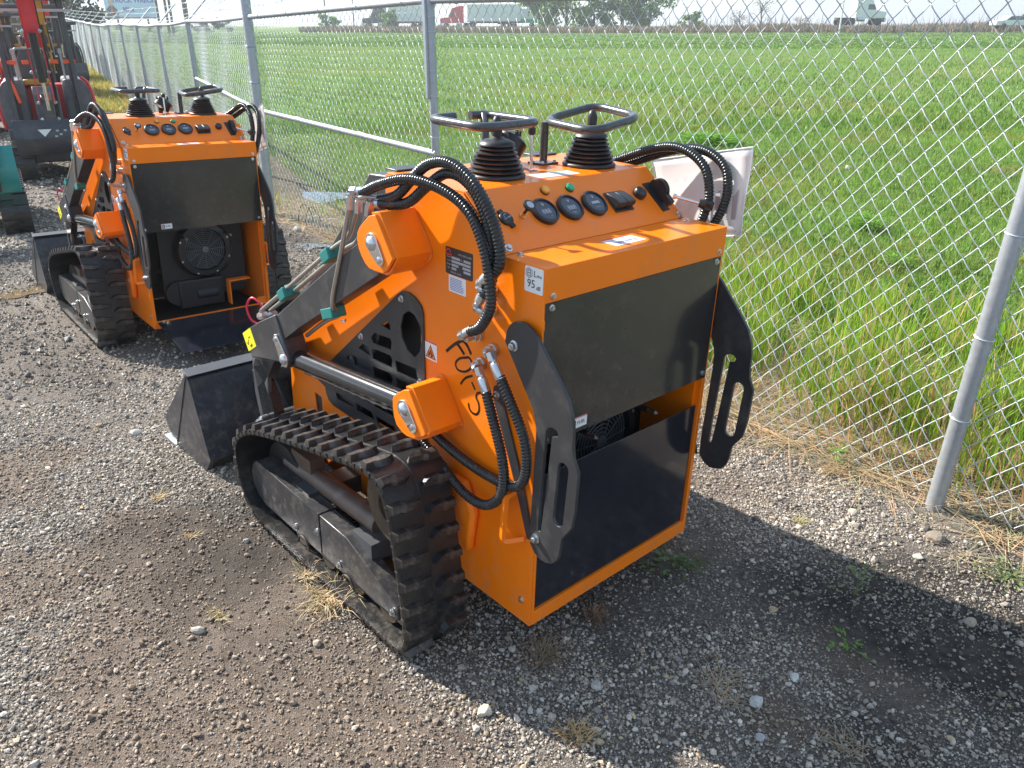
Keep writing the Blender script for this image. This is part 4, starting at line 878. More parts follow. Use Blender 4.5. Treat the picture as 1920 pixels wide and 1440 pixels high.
# track loop (y,z), outer face of the belt
loop = [(1.188, .262), (1.143, .313), (1.074, .355), (.992, .386), (.80, .437), (.589, .485), (.44, .519), (.36, .527), (.30, .508), (.268, .455), (.246, .36), (.225, .246), (.208, .118), (.208, .05), (.232, .012), (.28, 0), (.50, 0), (.75, 0), (.98, .002), (1.07, .018), (1.142, .055), (1.185, .115), (1.200, .19)]
outer, _ = resample(cr([(0, *p) for p in loop], 8, True), .012, True)
def offset(P, d):
    n = len(P); o = []
    for i in range(n):
        t = (P[(i+2) % n]-P[(i-2) % n]).normalized(); nn = Vector((0, -t.z, t.y)); o.append(P[i]+nn*d)
    return o
ctr = sum(outer, Vector())/len(outer)
sgn = 1 if (offset(outer, .01)[0]-ctr).length > (outer[0]-ctr).length else -1
lugp, lst = resample(outer, .0719, True)
lug = [(.006, -.006), (.03, -.012), (.052, -.012), (.066, -.021), (.1005, -.021), (.1005, .010), (.074, .010), (.060, .018), (.028, .018), (.012, .008)]
lm = MB(); n = len(lug); ccx = sum(p[0] for p in lug)/n; ccy = sum(p[1] for p in lug)/n
lm.v = [(p[0], p[1], -.002) for p in lug]+[(ccx+(p[0]-ccx)*.90, ccy+(p[1]-ccy)*.62, .0170) for p in lug]
tri = tessellate_polygon([[Vector((*p, 0)) for p in lug]]); lm.f = [(i, (i+1) % n, n+(i+1) % n, n+i) for i in range(n)]
for t in tri:
    A, B, C = [lug[i] for i in t]; cr_ = (B[0]-A[0])*(C[1]-A[1])-(B[1]-A[1])*(C[0]-A[0]); t = t if cr_ > 0 else (t[0], t[2], t[1]); lm.f.append(tuple(i+n for i in t))
LUG = lm.mesh('tread_lug', M['rubber'], ang=25)
for mir in (False, True):
    X = (lambda x: MIRW-x) if mir else (lambda x: x); sx = 1 if mir else -1
    # --- upper and lower boxes
    for nm, b, i0, i1, i2 in (('arm_pivot_housing', b1, 0, 11, 8), ('cylinder_housing', b2, 0, 11, 8)):
        sheet = [b[1], b[0], b[11], b[10], b[9], b[8]] if nm[0] == 'a' else [b[1], b[0], b[11], b[10], b[9], b[8]]
        strip(sheet, .008, -.003, -.107).build(nm, M['orange'], ROOT, bevel=.002, mir=mir, fixn=True)
        MB().prism(b, -.107, -.117, 0).build('housing_face', M['orange'], ROOT, bevel=.002, mir=mir)
        wv = MB(); wv.tube(cr([(-.002, *p) for p in sheet], 5), .0055, 7, rfun=lambda s, a: .0055*(1+.15*math.sin(s*900))); wv.build('weld_bead', M['weld'], ROOT, mir=mir); wv = MB(); wv.tube([(-.105, *p) for p in (sheet[1], sheet[2])], .004, 6, rfun=lambda s, a: .004*(1+.2*math.sin(s*1100))); wv.build('weld_bead', M['weld'], ROOT, mir=mir)
    pin((.487, 1.067), (.455, 1.032), -.117, mir); pin((.372, .655), (.335, .618), -.117, mir)
    # --- lift arm
    MB().prism([(.50, 1.095), (.53, 1.085), (1.10, .703), (1.11, .60), (.955, .702), (.49, .985), (.46, 1.02)], -.035, -.097, 0).build('lift_arm', M['satin'], ROOT, bevel=.004, mir=mir)
    MB().prism([(1.318, .585), (1.305, .603), (1.21, .655), (1.09, .712), (1.03, .60), (1.020, .575), (1.030, .548), (1.055, .538), (1.09, .548), (1.26, .51), (1.30, .50)], -.028, -.104, 0).build('arm_elbow', M['satin'], ROOT, bevel=.005, mir=mir)
    MB().prism([(1.16, .54), (1.305, .54), (1.36, .44), (1.325, .25), (1.28, .235), (1.24, .25), (1.225, .30), (1.275, .40), (1.20, .50)], -.035, -.075, 0).build('arm_leg', M['black'], ROOT, bevel=.004, mir=mir)
    pin((1.05, .572), (1.09, .63), -.104, mir)
    # --- lift cylinder
    c0 = Vector((-.062, 1.055, .566)); c1 = Vector((-.062, .42, .632)); d = (c1-c0).normalized()
    q = MB(); q.cyl(c0+d*.03, c1-d*.01, .031, .031, 28); q.cyl(c0+d*.022, c0+d*.03, .026, .031, 28); q.build('lift_cylinder', M['black'], ROOT, mir=mir, ang=30)
    q = MB(); q.cyl(c0-d*.02, c0+d*.025, .016, .016, 16); q.build('cylinder_rod', M['chrome'], ROOT, mir=mir)
    q = MB(); q.tube([c0+d*.06+Vector((0, 0, -.036)), c0+d*.5+Vector((0, 0, -.038)), c0+d*.56+Vector((0, 0, -.036))], .0065, 8); q.build('cylinder_oil_pipe', M['black'], ROOT, mir=mir)
    q = MB(); q.box((-.075, .41, .585), (-.05, .445, .612)); q.cyl((-.062, .40, .572), (-.062, .43, .572), .011, .011, 6); q.build('cylinder_port', M['zinc'], ROOT, mir=mir)
    # --- rear safety brace plate
    MB().prism(plate, -.010, -.019, 0, holes=[slA, slB]).build('brace_plate', M['satin'], ROOT, bevel=.001, mir=mir)
    bolt((X(-.019), .070, .900), (sx, 0, 0), True); bolt((X(-.019), -.028, .425), (sx, 0, 0), True)
    MB().prism([(.152, .765), (.140, .775), (.125, .765), (.118, .742), (.04, .55), (-.005, .40), (.015, .395), (.06, .52), (.152, .735)], -.002, -.008, 0).build('brace_link', M['satin'], ROOT, bevel=.001, mir=mir)
    bolt((X(-.008), .137, .748), (sx, 0, 0), True, .85)
    # --- tie down loop
    q = MB(); q.tube(fillet([(-.001, .062, .508), (-.036, .066, .508), (-.042, .068, .372), (-.001, .03, .385)], .02, False), .0085, 4); q.build('tie_down_loop', M['orange'], ROOT, mir=mir)
    # --- track belt, lugs
    pin_ = offset(outer, -sgn*.0165); n = len(outer); x0, x1 = -.25, -.046; vs = []
    for i in range(n):
        o, k = outer[i], pin_[i]; vs += [(x0+.004, o.y, o.z), (x1-.004, o.y, o.z), (x1, (o.y+k.y)/2, (o.z+k.z)/2), (x1-.002, k.y, k.z), (x0+.002, k.y, k.z), (x0, (o.y+k.y)/2, (o.z+k.z)/2)]
    fs = [(i*6+k, i*6+(k+1) % 6, ((i+1) % n)*6+(k+1) % 6, ((i+1) % n)*6+k) for i in range(n) for k in range(6)]
    q = MB(); q.add(vs, fs); belt = q.build('track_belt', M['rubber'], ROOT, mir=mir, fixn=True, ang=50)
    q = MB()
    for i in range(0, n, 3):
        o = outer[i]; t_ = (outer[(i+1) % n]-outer[i-1]).normalized(); nn = Vector((0, -t_.z, t_.y))*sgn
        for e in (x0+.0005,): q.bar(o-nn*.001+Vector((e, 0, 0)), o-nn*.0155+Vector((e, 0, 0)), .004, .0035, up=(1, 0, 0))
    q.build('edge_ribs', M['rubber'], ROOT, mir=mir, kind='stuff')
    q = MB(); mid = [Vector((-.149, p.y, p.z)) for p in offset(outer, sgn*.0012)]; q.tube(mid, .0022, 6, closed=True); q.build('mould_seam', M['rubber'], ROOT, mir=mir)
    m_ = len(lugp)
    for i in range(m_):
        for h_ in (0, 1):
            if h_: p = (lugp[i]+lugp[(i+1) % m_])/2; t_ = (lugp[(i+1) % m_]-lugp[i]).normalized()
            else: p = lugp[i]; t_ = (lugp[(i+1) % m_]-lugp[i-1]).normalized()
            nn = Vector((0, -t_.z, t_.y))*sgn
            j = min(range(len(outer)), key=lambda q_: (outer[q_]-p).length_squared); p = outer[j]
            t_ = (outer[(j+1) % n]-outer[j-1]).normalized(); nn = Vector((0, -t_.z, t_.y))*sgn
            ex_ = Vector((-1, 0, 0)) if h_ == 0 else Vector((1, 0, 0)); mt = frame(Vector((-.149, p.y, p.z)), ex_, nn.cross(ex_))
            if mt.col[2].xyz.dot(nn) < 0: mt = frame(Vector((-.149, p.y, p.z)), ex_, ex_.cross(nn))
            if mir: mt = Matrix.Translation((MIRW, 0, 0)) @ Matrix.Diagonal((-1, 1, 1, 1)) @ mt @ Matrix.Diagonal((1, 1, 1, 1)); mt = mt @ Matrix.Diagonal((1, -1, 1, 1)) @ Matrix.Rotation(0, 4, 'Z')
            inst('tread_lug', LUG, ROOT, mt)
    # --- undercarriage
    sk = [(1.10, .218), (1.13, .195), (1.145, .16), (1.14, .115), (1.11, .082), (1.06, .066), (.60, .068)]
    MB().prism(sk+[(.70, .068), (.70, .210)], -.155, -.215, 0).build('track_frame_cover', M['satin'], ROOT, bevel=.003, mir=mir)
    MB().prism([(.696, .068), (.696, .208), (.543, .206), (.296, .115), (.294, .066)], -.16, -.2135, 0).build('track_frame_cover', M['satin'], ROOT, bevel=.003, mir=mir)
    q = MB(); q.box((-.17, .28, .04), (-.20, 1.08, .07)); q.build('track_rail', M['rubber2'], ROOT, bevel=.003, mir=mir)
    q = MB(); q.tube([(-.12, 1.03, .22), (-.12, .80, .225), (-.12, .50, .235)], .034, 16); q.bar((-.12, .98, .27), (-.12, .86, .27), .05, .05); q.build('track_tensioner', M['rust'], ROOT, mir=mir)
    q = MB(); q.lathe([(.105, 0), (.105, .02), (.06, .03), (.05, .02), (.05, 0)], (-.175, .375, .375), (1, 0, 0), seg=36)
    for k in range(14):
        a = 2*PI*k/14; q.box((-.16, .375+.11*math.cos(a)-.010, .375+.11*math.sin(a)-.010), (-.13, .375+.11*math.cos(a)+.010, .375+.11*math.sin(a)+.010))
    q.cyl((-.17, .375, .375), (-.04, .375, .375), .05, .05, 20); q.build('drive_sprocket', M['rust2'], ROOT, mir=mir)
    q = MB(); q.lathe([(.115, -.03), (.12, -.02), (.12, .02), (.115, .03)], (-.12, 1.03, .17), (1, 0, 0), seg=36); q.build('front_idler', M['rubber2'], ROOT, mir=mir)
    for yy in (.36, .52, .68, .84):
        q = MB(); q.lathe([(.042, -.055), (.045, -.05), (.045, .05), (.042, .055)], (-.148, yy, .062), (1, 0, 0), seg=24); q.build('roller', M['rust2'], ROOT, mir=mir)
    for yy in (.84, .58):
        q = MB(); q.tube([(-.216, yy-.03+.032*math.cos(R(a)), .035+.035*math.sin(R(a))) for a in range(0, 181, 20)], .0035, 6); q.build('roller_rim', M['rust2'], ROOT, mir=mir)
    for y0_, y1_ in ((.45, .55), (.80, .88)): MB().box((-.19, y0_, .16), (.0, y1_, .22)).build('axle_beam', M['dgrey'], ROOT, mir=mir)
    for yy, zz in ((.853, .085), (.714, .139), (.592, .085), (.315, .085)): bolt((X(-.215), yy, zz), (sx, 0, 0), s=1.35)
    q = MB(); q.prism([(.24, .46), (.30, .46), (.35, .36), (.35, .25), (.22, .25), (.20, .38)], -.002, -.03, 0); q.build('motor_guard', M['orange'], ROOT, bevel=.01, mir=mir)
# yellow lock label on the left arm elbow
yl = label((-.1042, 1.312, .518), (0, -1, .6), (0, .6, 1), .075, .066, M['ylabel'], 'yellow_label', r=.002)
put(yl, strokes([[(.012, .03), (.02, .02), (.03, .035)], [(.03, .012), (.05, .012)], [(.036, .006), (.044, .018)], [(.038, .04), (.052, .04)]], .0035), M['ink'], 0, 0, name='pictogram')
# ----- bucket
bk = [(1.60, .37), (1.575, .345), (1.47, .06), (1.53, -.012), (1.82, -.012), (1.905, .075)]
for x_, nm in ((-.232, 0), (.905, 1)):
    MB().prism(bk, x_, x_+.008, 0).build('bucket_side', M['bucket'], ROOT, bevel=.001)
MB().bar((-.2335, 1.60, .355), (-.2335, 1.80, 0.0), .006, .003, up=(1, 0, 0)).build('side_seam', M['satin'], ROOT)
q = MB(); 
prof = [(1.60, .372), (1.572, .345), (1.468, .062), (1.53, -.012), (1.90, -.012), (1.90, -.004), (1.534, -.003), (1.478, .064), (1.582, .345), (1.604, .364)]
q.prism(prof, -.224, .905, 0); q.build('bucket_shell', M['bucket'], ROOT, bevel=.001)
q = MB(); q.prism([(1.568, .368), (1.615, .376), (1.615, .383), (1.560, .374)], -.236, .917, 0); q.build('bucket_top_lip', M['dgrey'], ROOT, bevel=.001)
q = MB(); q.box((-.241, 1.80, -.014), (.919, 1.915, -.003)); q.build('cutting_edge', M['galv'], ROOT, bevel=.001)
for x_ in (.03, .14, .54, .65):
    q = MB(); q.prism([(1.56, .36), (1.48, .36), (1.36, .25), (1.33, .10), (1.38, .08), (1.49, .12)], x_, x_+.014, 0); q.build('bucket_lug', M['bucket'], ROOT, bevel=.002)
q = MB(); q.bar((-.01, 1.50, .33), (.69, 1.50, .33), .05, .05); q.bar((-.01, 1.46, .12), (.69, 1.46, .12), .05, .05); q.build('quick_hitch_frame', M['bucket'], ROOT, bevel=.003)
for x_ in (-.075, .74):
    q = MB(); q.prism([(1.30, .52), (1.25, .44), (1.27, .30), (1.22, .22), (1.26, .19), (1.34, .22), (1.37, .34), (1.36, .50)], x_, x_+.015, 0); q.build('bucket_link', M['dgrey'], ROOT, bevel=.003)
q = MB(); q.cyl((-.10, 1.285, .255), (.78, 1.285, .255), .022, .022, 18); q.build('hitch_pin', M['satin'], ROOT)
bolt((-.10, 1.285, .255), (-1, 0, 0), True, 1.5)
q = MB(); q.cyl((.34, 1.25, .62), (.34, 1.40, .34), .028, .028, 20); q.cyl((.34, 1.40, .34), (.34, 1.45, .24), .014, .014, 14); q.build('tilt_cylinder', M['black'], ROOT)
q = MB(); q.bar((-.03, 1.26, .57), (.71, 1.26, .57), .09, .07); q.build('cross_member', M['satin'], ROOT, bevel=.004)
# ----- steel pipes, clamps, hoses
def tubeobj(pts, r, m, name, seg=10, ccr=True): return MB().tube(cr(pts, 6) if ccr else pts, r, seg).build(name, m, ROOT, ang=50)
S_ = M['steel']
tubeobj(fillet([(-.095, .615, 1.15), (-.10, .66, 1.02), (-.10, .728, .862), (-.097, .738, .825), (-.055, .770, .806)], .02, False), .0068, S_, 'hydraulic_pipe', ccr=False)
tubeobj(fillet([(-.088, .585, 1.15), (-.083, .65, 1.045), (-.075, .74, 1.0), (-.075, 1.06, .795), (-.075, 1.25, .675), (-.06, 1.28, .66)], .03, False), .0066, S_, 'hydraulic_pipe', ccr=False)
tubeobj(fillet([(-.08, .55, 1.145), (-.065, .64, 1.03), (-.055, .72, .995), (-.055, 1.03, .798), (-.055, 1.22, .68)], .03, False), .0066, S_, 'hydraulic_pipe', ccr=False)
tubeobj([(-.045, .80, .775), (-.045, .88, .735), (-.045, 1.0, .655)], .0065, S_, 'hydraulic_pipe')
tubeobj([(-.095, .575, 1.16), (-.08, .56, 1.165), (-.05, .54, 1.16)], .006, S_, 'hydraulic_pipe')
for (y, z) in ((.775, .962), (1.06, .777)):
    q = MB(); q.box((-.092, -.024, -.017), (-.040, .024, .017)); q.build('pipe_clamp', M['teal'], ROOT, bevel=.003, matrix=Matrix.Translation((0, y, z+.006)) @ Matrix.Rotation(-.58, 4, 'X'))
    bolt((-.065, y+.006, z+.023), (0, .55, .83), s=1.2)
q = MB(); q.box((-.088, -.032, -.016), (-.04, .032, .016)); q.build('pipe_clamp', M['teal'], ROOT, bevel=.003, matrix=Matrix.Translation((-.01, .775, .80)) @ Matrix.Rotation(-.35, 4, 'X')); bolt((-.06, .745, .783), (0, -.4, -.9), s=1.2)
tubeobj([(-.07, 1.235, .69), (-.085, 1.28, .715), (-.095, 1.31, .68), (-.09, 1.30, .635), (-.075, 1.275, .62)], .0038, M['redw'], 'red_wire', 7)
q = MB(); q.cyl((-.07, 1.23, .665), (-.07, 1.27, .65), .013, .013, 8); q.cyl((-.05, 1.20, .675), (-.05, 1.23, .66), .011, .011, 8); q.build('pipe_fitting', M['zinc'], ROOT)
def helix(r): return lambda s, a: r*(1+.10*math.sin(2*PI*s/.0084-a))
def hose(pts, r=.0125, m='hose', name='hydraulic_hose', n=10):
    P, _ = resample(cr(pts, n), .0018); return MB().tube(P, r, 12, rfun=helix(r)).build(name, M[m], ROOT, ang=180)
def ferrule(a, b, name='hose_ferrule', r=.0125):
    a = Vector(a); b = Vector(b); d = (b-a).normalized(); l = (b-a).length; q = MB(); q.lathe([(r*.96, 0), (r, .002), (r, l*.55), (r*.85, l*.6), (r*.7, l*.62), (r*.7, l*.72)], a, d, 20); q.cyl(a+d*l*.70, b, r*1.02, r*.98, 6)
    return q.build(name, M['zinc'], ROOT, ang=30)
# arching hoses
hose([(-.082, .578, 1.172), (-.075, .50, 1.205), (-.062, .40, 1.230), (-.052, .29, 1.222), (-.046, .205, 1.188), (-.045, .155, 1.125), (-.045, .130, 1.05), (-.045, .125, .985), (-.048, .155, .928), (-.052, .188, .908)])
hose([(-.055, .555, 1.155), (-.052, .47, 1.180), (-.05, .40, 1.235), (-.05, .34, 1.272), (-.05, .265, 1.283), (-.048, .19, 1.255), (-.042, .14, 1.20), (-.032, .115, 1.13), (-.030, .118, 1.075), (-.032, .15, 1.045)])
hose([(-.060, .530, 1.150), (-.045, .44, 1.165), (-.035, .37, 1.215), (-.03, .30, 1.255), (-.028, .23, 1.245), (-.028, .175, 1.195), (-.026, .15, 1.12), (-.026, .14, 1.06), (-.03, .15, 1.015), (-.036, .168, .995)])
ferrule((-.074, .565, 1.176), (-.094, .61, 1.172)); ferrule((-.055, .545, 1.152), (-.082, .585, 1.158)); ferrule((-.058, .528, 1.150), (-.072, .555, 1.15))
for p, d in (((-.095, .613, 1.158), (0, .1, -1)), ((-.088, .585, 1.152), (0, .1, -1)), ((-.078, .552, 1.148), (0, .3, -1))):
    p = Vector(p); d = Vector(d).normalized(); q = MB(); q.cyl(p, p+d*.032, .0125, .012, 6); q.lathe([(.0105, 0), (.0105, .012)], p-d*.008, d, 14); q.build('pipe_nut', M['zinc'], ROOT, ang=30)
ferrule((-.032, .148, 1.05), (-.036, .175, 1.022)); ferrule((-.036, .165, 1.0), (-.040, .178, .968)); ferrule((-.05, .182, .912), (-.052, .222, .886))
def fitting(y, z, l=.045, el=None):
    q = MB(); q.cyl((-.001, y, z), (-.010, y, z), .0165, .0165, 16); q.cyl((-.010, y, z), (-.022, y, z), .0145, .0145, 6); q.cyl((-.022, y, z), (-l, y, z), .0095, .0095, 14)
    if el: q.tube(cr([(-l+.006, y, z), (-l, (y+el[0])/2, (z+el[1])/2), (-l, *el)], 5), .009, 12); q.cyl((-l, el[0]-(el[0]-y)*.3, el[1]-(el[1]-z)*.3), (-l, *el), .012, .012, 6)
    q.build('side_fitting', M['zinc'], ROOT, ang=30)
fitting(.163, 1.005, .036, (.175, 1.02)); fitting(.164, .958, .040, (.178, .968)); fitting(.213, .881, .045, (.222, .886)); fitting(.157, .859, .032, (.145, .86)); fitting(.201, .81, .032, (.188, .808))
# lower hoses
ferrule((-.032, .100, .81), (-.032, .138, .866)); ferrule((-.032, .148, .756), (-.032, .180, .815))
hose([(-.033, .150, .76), (-.034, .120, .693), (-.035, .088, .618), (-.036, .074, .549), (-.038, .090, .488), (-.042, .145, .446), (-.046, .225, .452), (-.050, .315, .500), (-.054, .385, .535), (-.056, .42, .56)])
hose([(-.031, .103, .815), (-.030, .062, .757), (-.028, .020, .690), (-.026, .008, .622), (-.024, .022, .562), (-.022, .070, .530), (-.024, .170, .524), (-.028, .26, .535), (-.032, .345, .557), (-.036, .40, .585)])
# right hand hoses
hose([(.70, .56, 1.165), (.718, .44, 1.204), (.728, .34, 1.243), (.722, .245, 1.268), (.715, .17, 1.262), (.712, .112, 1.228), (.710, .088, 1.172), (.706, .088, 1.118), (.70, .11, 1.05), (.69, .15, .98)], m='hoser')
hose([(.72, .50, 1.160), (.748, .40, 1.200), (.755, .29, 1.242), (.752, .20, 1.266), (.745, .125, 1.264), (.738, .065, 1.232), (.732, .045, 1.177), (.728, .052, 1.122), (.722, .08, 1.055), (.70, .12, .96)], m='hoser')

# ----- transparent sleeve with a paper sheet tucked behind the right hoses
sh_m, N, L, b = node_mat('paper_sheet'); t = N.new('ShaderNodeTexCoord')
L(ramp(N, L, noise(N, L, t, 7, 3), [(.36, (.62, .60, .64)), (.42, (.85, .83, .83)), (.6, (.92, .9, .89))]), b.inputs['Base Color']); b.inputs['Roughness'].default_value = .35; b.inputs['Coat Weight'].default_value = .6
tr = N.new('ShaderNodeBsdfTranslucent'); tr.inputs[0].default_value = (.9, .87, .86, 1); ms = N.new('ShaderNodeMixShader'); ms.inputs[0].default_value = .45; L(b.outputs[0], ms.inputs[1]); L(tr.outputs[0], ms.inputs[2]); L(ms.outputs[0], N['Material Output'].inputs[0])
def sheet(root_m, label_, grp=None):
    o = thing('paper_sheet', label_, 'document', root_m, grp)
    k = 10; g = MB(); vs = []
    c00 = Vector((.83, .385, 1.204)); c10 = Vector((.745, -.010, 1.295)); c11 = Vector((.745, -.005, 1.058)); c01 = Vector((.81, .30, .99))
    for i in range(k+1):
        for j in range(k+1):
            u, v = i/k, j/k; p = c00*(1-u)*(1-v)+c10*u*(1-v)+c11*u*v+c01*(1-u)*v; vs.append(p+Vector((.006*math.sin(5*u+2*v)+.004*math.sin(7*v), 0, 0)))
    fs = [(i*(k+1)+j, i*(k+1)+j+1, (i+1)*(k+1)+j+1, (i+1)*(k+1)+j) for i in range(k) for j in range(k)]
    g.add(vs, fs); s_ = g.build('paper', sh_m, o); sm = s_.modifiers.new('thick', 'SOLIDIFY'); sm.thickness = .0008
    q = MB(); e = [vs[i*(k+1)] for i in range(k+1)]+[vs[k*(k+1)+j] for j in range(1, k+1)]+[vs[i*(k+1)+k] for i in range(k-1, -1, -1)]+[vs[j] for j in range(k-1, 0, -1)]
    q.tube([p+Vector((-.001, 0, 0)) for p in e], .0018, 5, closed=True); q.build('sleeve_edge', M['truckw'], o)
    q = MB()
    for k_ in range(4):
        u0 = .62+.09*k_; q.add([c00.lerp(c10, u0)+(c01.lerp(c11, u0)-c00.lerp(c10, u0))*(.45+.03*k_)+Vector((-.012, 0, 0))*0+Vector((.006*math.sin(5*u0+1)-.008, 0, 0)), c00.lerp(c10, u0+.05)+(c01.lerp(c11, u0+.05)-c00.lerp(c10, u0+.05))*(.45)+Vector((.006*math.sin(5*u0+1)-.008, 0, 0)), c00.lerp(c10, u0+.05)+(c01.lerp(c11, u0+.05)-c00.lerp(c10, u0+.05))*.8+Vector((.006*math.sin(5*u0+1.6)-.008, 0, 0)), c00.lerp(c10, u0)+(c01.lerp(c11, u0)-c00.lerp(c10, u0))*.8+Vector((.006*math.sin(5*u0+1.6)-.008, 0, 0))], [(0, 1, 2, 3)])
    q.build('printed_block', M['greyprint'], o)
    return o
sheet(MGm, 'white paper in a clear sleeve behind the right hoses of the large front loader')

# ----- second loader farther back: copy, with the flap hanging open
b_, g_ = -.01170829, .01234425; a_ = .03922673
rotb = Matrix.Rotation(b_, 4, 'X') @ Matrix.Rotation(g_, 4, 'Y') @ Matrix.Rotation(-a_, 4, 'Z')
MB2 = MGm @ Matrix.Translation(Vector(BGO)) @ rotb
skip = {'letter_f', 'letter_o', 'numeral_one', 'hyphen', 'letter_s', 'rear_flap', 'yellow_label_x'}
def copy_tree(o, parent, depth=0):
    c_ = o.copy(); col.objects.link(c_); c_.parent = parent; c_.matrix_parent_inverse = o.matrix_parent_inverse
    for ch in list(o.children): copy_tree(ch, c_, depth+1)
    return c_
R2_ = thing('track_loader', 'farther orange compact track loader with open rear flap and visible fan, beside the fence', 'loader', MB2, None)
for ch in list(ROOT.children):
    if ch.name.split('.')[0] in skip: continue
    copy_tree(ch, R2_)
fl = MB().box((.017, 0, 0), (.658, .004, .40)).build('rear_flap', M['navy'], R2_, bevel=.001, matrix=Matrix.Translation((0, -.004, .155)) @ Matrix.Rotation(R(98), 4, 'X'))
fl['label'] = 'open lower rear flap hanging outwards'
bolt((.05, -.01, .16), (0, -1, 0), parent=R2_); bolt((.62, -.01, .16), (0, -1, 0), parent=R2_)
sheet(MB2, 'pinkish white paper in a sleeve behind the right hoses of the farther loader')

# ------------------------------------------------------------ fences
CZ = CAM[2]
PV, PH_ = .091, .081
def mesh_wires(A, B, zt, zb, off, parent, r=.0020, sides=4, detail=True, sag=.0):
    """chain link woven between ground points A and B; zt/zb give top and bottom height along it"""
    A = Vector((A.x, A.y, 0)); B = Vector((B.x, B.y, 0)); Ln = (B-A).length; d = (B-A)/Ln; nrm = Vector((-d.y, d.x, 0))
    if nrm.dot(Vector((FH[0]+.6*FR[0], FH[1]+.6*FR[1], 0))) < 0: nrm = -nrm
    nw = int(Ln/(PH_/2)); ts = [0, .08, .3, .6, .92] if detail else [0]
    hmax = max(zt(0), zt(1))-min(zb(0), zb(1), zb(.5)); nl = int(hmax/(PV/2))+1
    i = np.arange(nw)[:, None, None]; j = np.arange(nl)[None, :, None]; t = np.array(ts)[None, None, :]
    xa = (i+((i+j) % 2))*(PH_/2); xb = (i+((i+j+1) % 2))*(PH_/2)
    tt = t+.09*np.sin(2*PI*t)*0; dirn = np.sign(xb-xa)
    x = xa+(xb-xa)*tt; over = .0022*np.where((t == 0), 1, 0)*-dirn if detail else 0; x = x+over
    dep = .0055*np.sin(PI*t)*dirn if detail else 0*x
    z = j*(PV/2)+t*(PV/2)+0*x
    nw_, nl_, nt_ = x.shape; x = x.reshape(nw_, -1); dep = (dep+0*x.reshape(nw_, nl_, nt_)).reshape(nw_, -1); z = z.reshape(nw_, -1)
    wav = .018*np.sin(x*1.7+z*2.1)+.010*np.sin(x*5.1-z*3.3)
    fr = np.clip(x/Ln, 0, 1); top = zt(fr); zz = top-z+.004*np.sin(x*3)
    x = x+.006*np.sin(z*4+x*2)
    P = np.stack([A.x+d.x*x+nrm.x*(dep+wav+off), A.y+d.y*x+nrm.y*(dep+wav+off), zz], -1)
    npt = P.shape[1]; keep = zz >= zb(fr)-.02
    T = np.gradient(P, axis=1); T /= np.linalg.norm(T, axis=2, keepdims=True)+1e-9; nn = np.array(nrm)[None, None]; S2 = np.cross(T, nn); S2 /= np.linalg.norm(S2, axis=2, keepdims=True)+1e-9
    vs = [P+r*(S2*math.cos(2*PI*k/sides)+nn*math.sin(2*PI*k/sides)) for k in range(sides)]
    V = np.stack(vs, 2).reshape(-1, 3); ix = np.arange(nw_*npt*sides).reshape(nw_, npt, sides); F = []
    for k in range(sides):
        l = (k+1) % sides; q = np.stack([ix[:, :-1, k], ix[:, 1:, k], ix[:, 1:, l], ix[:, :-1, l]], -1); F.append(q[(keep[:, 1:] & keep[:, :-1])])
    F = np.concatenate(F); o = np_mesh('chain_link_mesh', V, F, M['wire'], smooth=True, kind='stuff'); o.parent = parent
    return o
NF = thing('chain_link_fence', 'galvanized chain link fence with pipe posts right behind the large front loader', 'fence')
pts = [RH(*p) for p in FENCE]
zt_ = {0: .03, 1: .08, 2: .11, 3: .14, 4: .07}
zbv = [gz1(p.x, p.y)+.03 for p in pts]
def pole(a, b, r, name, parent, m='galv', seg=16): return MB().cyl(a, b, r, r, seg).build(name, M[m], parent)
# posts
for k, rr in ((1, .03), (2, .030), (3, .0275), (4, .044)):
    p = pts[k]; top = CZ+zt_[k]+(.5 if k == 4 else .0); g_ = gz1(p.x, p.y)-.08; lean = Vector((FR[0], FR[1], 0))*(.045*1.5 if k == 2 else 0)
    pole((p.x, p.y, g_), (p.x+lean.x, p.y+lean.y, top), rr, 'fence_post', NF)
    if k < 4: MB().lathe([(rr*1.1, -.03), (rr*1.1, 0), (rr*.8, .03), (0, .04)], (p.x+lean.x, p.y+lean.y, top), seg=14).build('post_cap', M['galv'], NF)
# sleeve on the middle post, tie wires
p = pts[3]; o = p-Vector((FR[0], FR[1], 0))*.030-Vector((FH[0], FH[1], 0))*.012
MB().box((o.x-.014, o.y-.014, CZ-.42), (o.x+.014, o.y+.014, CZ+.16)).build('post_sleeve', M['galv'], NF, bevel=.004)
for k, zs in ((3, (-.40, -.25, -.03, .05, -.65, -.9)), (4, (-.17, -.48, -.75)), (2, (-1.25, -.95, -.6, -.2))):
    p = pts[k]; rr = {3: .0295, 4: .046, 2: .032}[k]; lean = Vector((FR[0], FR[1], 0))*(.045*1.5 if k == 2 else 0)
    for z_ in zs:
        f_ = (CZ+z_-gz1(p.x, p.y))/(CZ-gz1(p.x, p.y)) if k == 2 else 0
        MB().tube([(p.x+lean.x*f_+rr*math.cos(a), p.y+lean.y*f_+rr*math.sin(a), CZ+z_+.004*math.sin(a)) for a in np.linspace(0, 2*PI, 18)[:-1]], .0022 if k != 4 else .008, 5, closed=True).build('tie_wire' if k != 4 else 'post_band', M['wire'] if k != 4 else M['galv'], NF)
back = Vector((FH[0], FH[1], 0))*.0
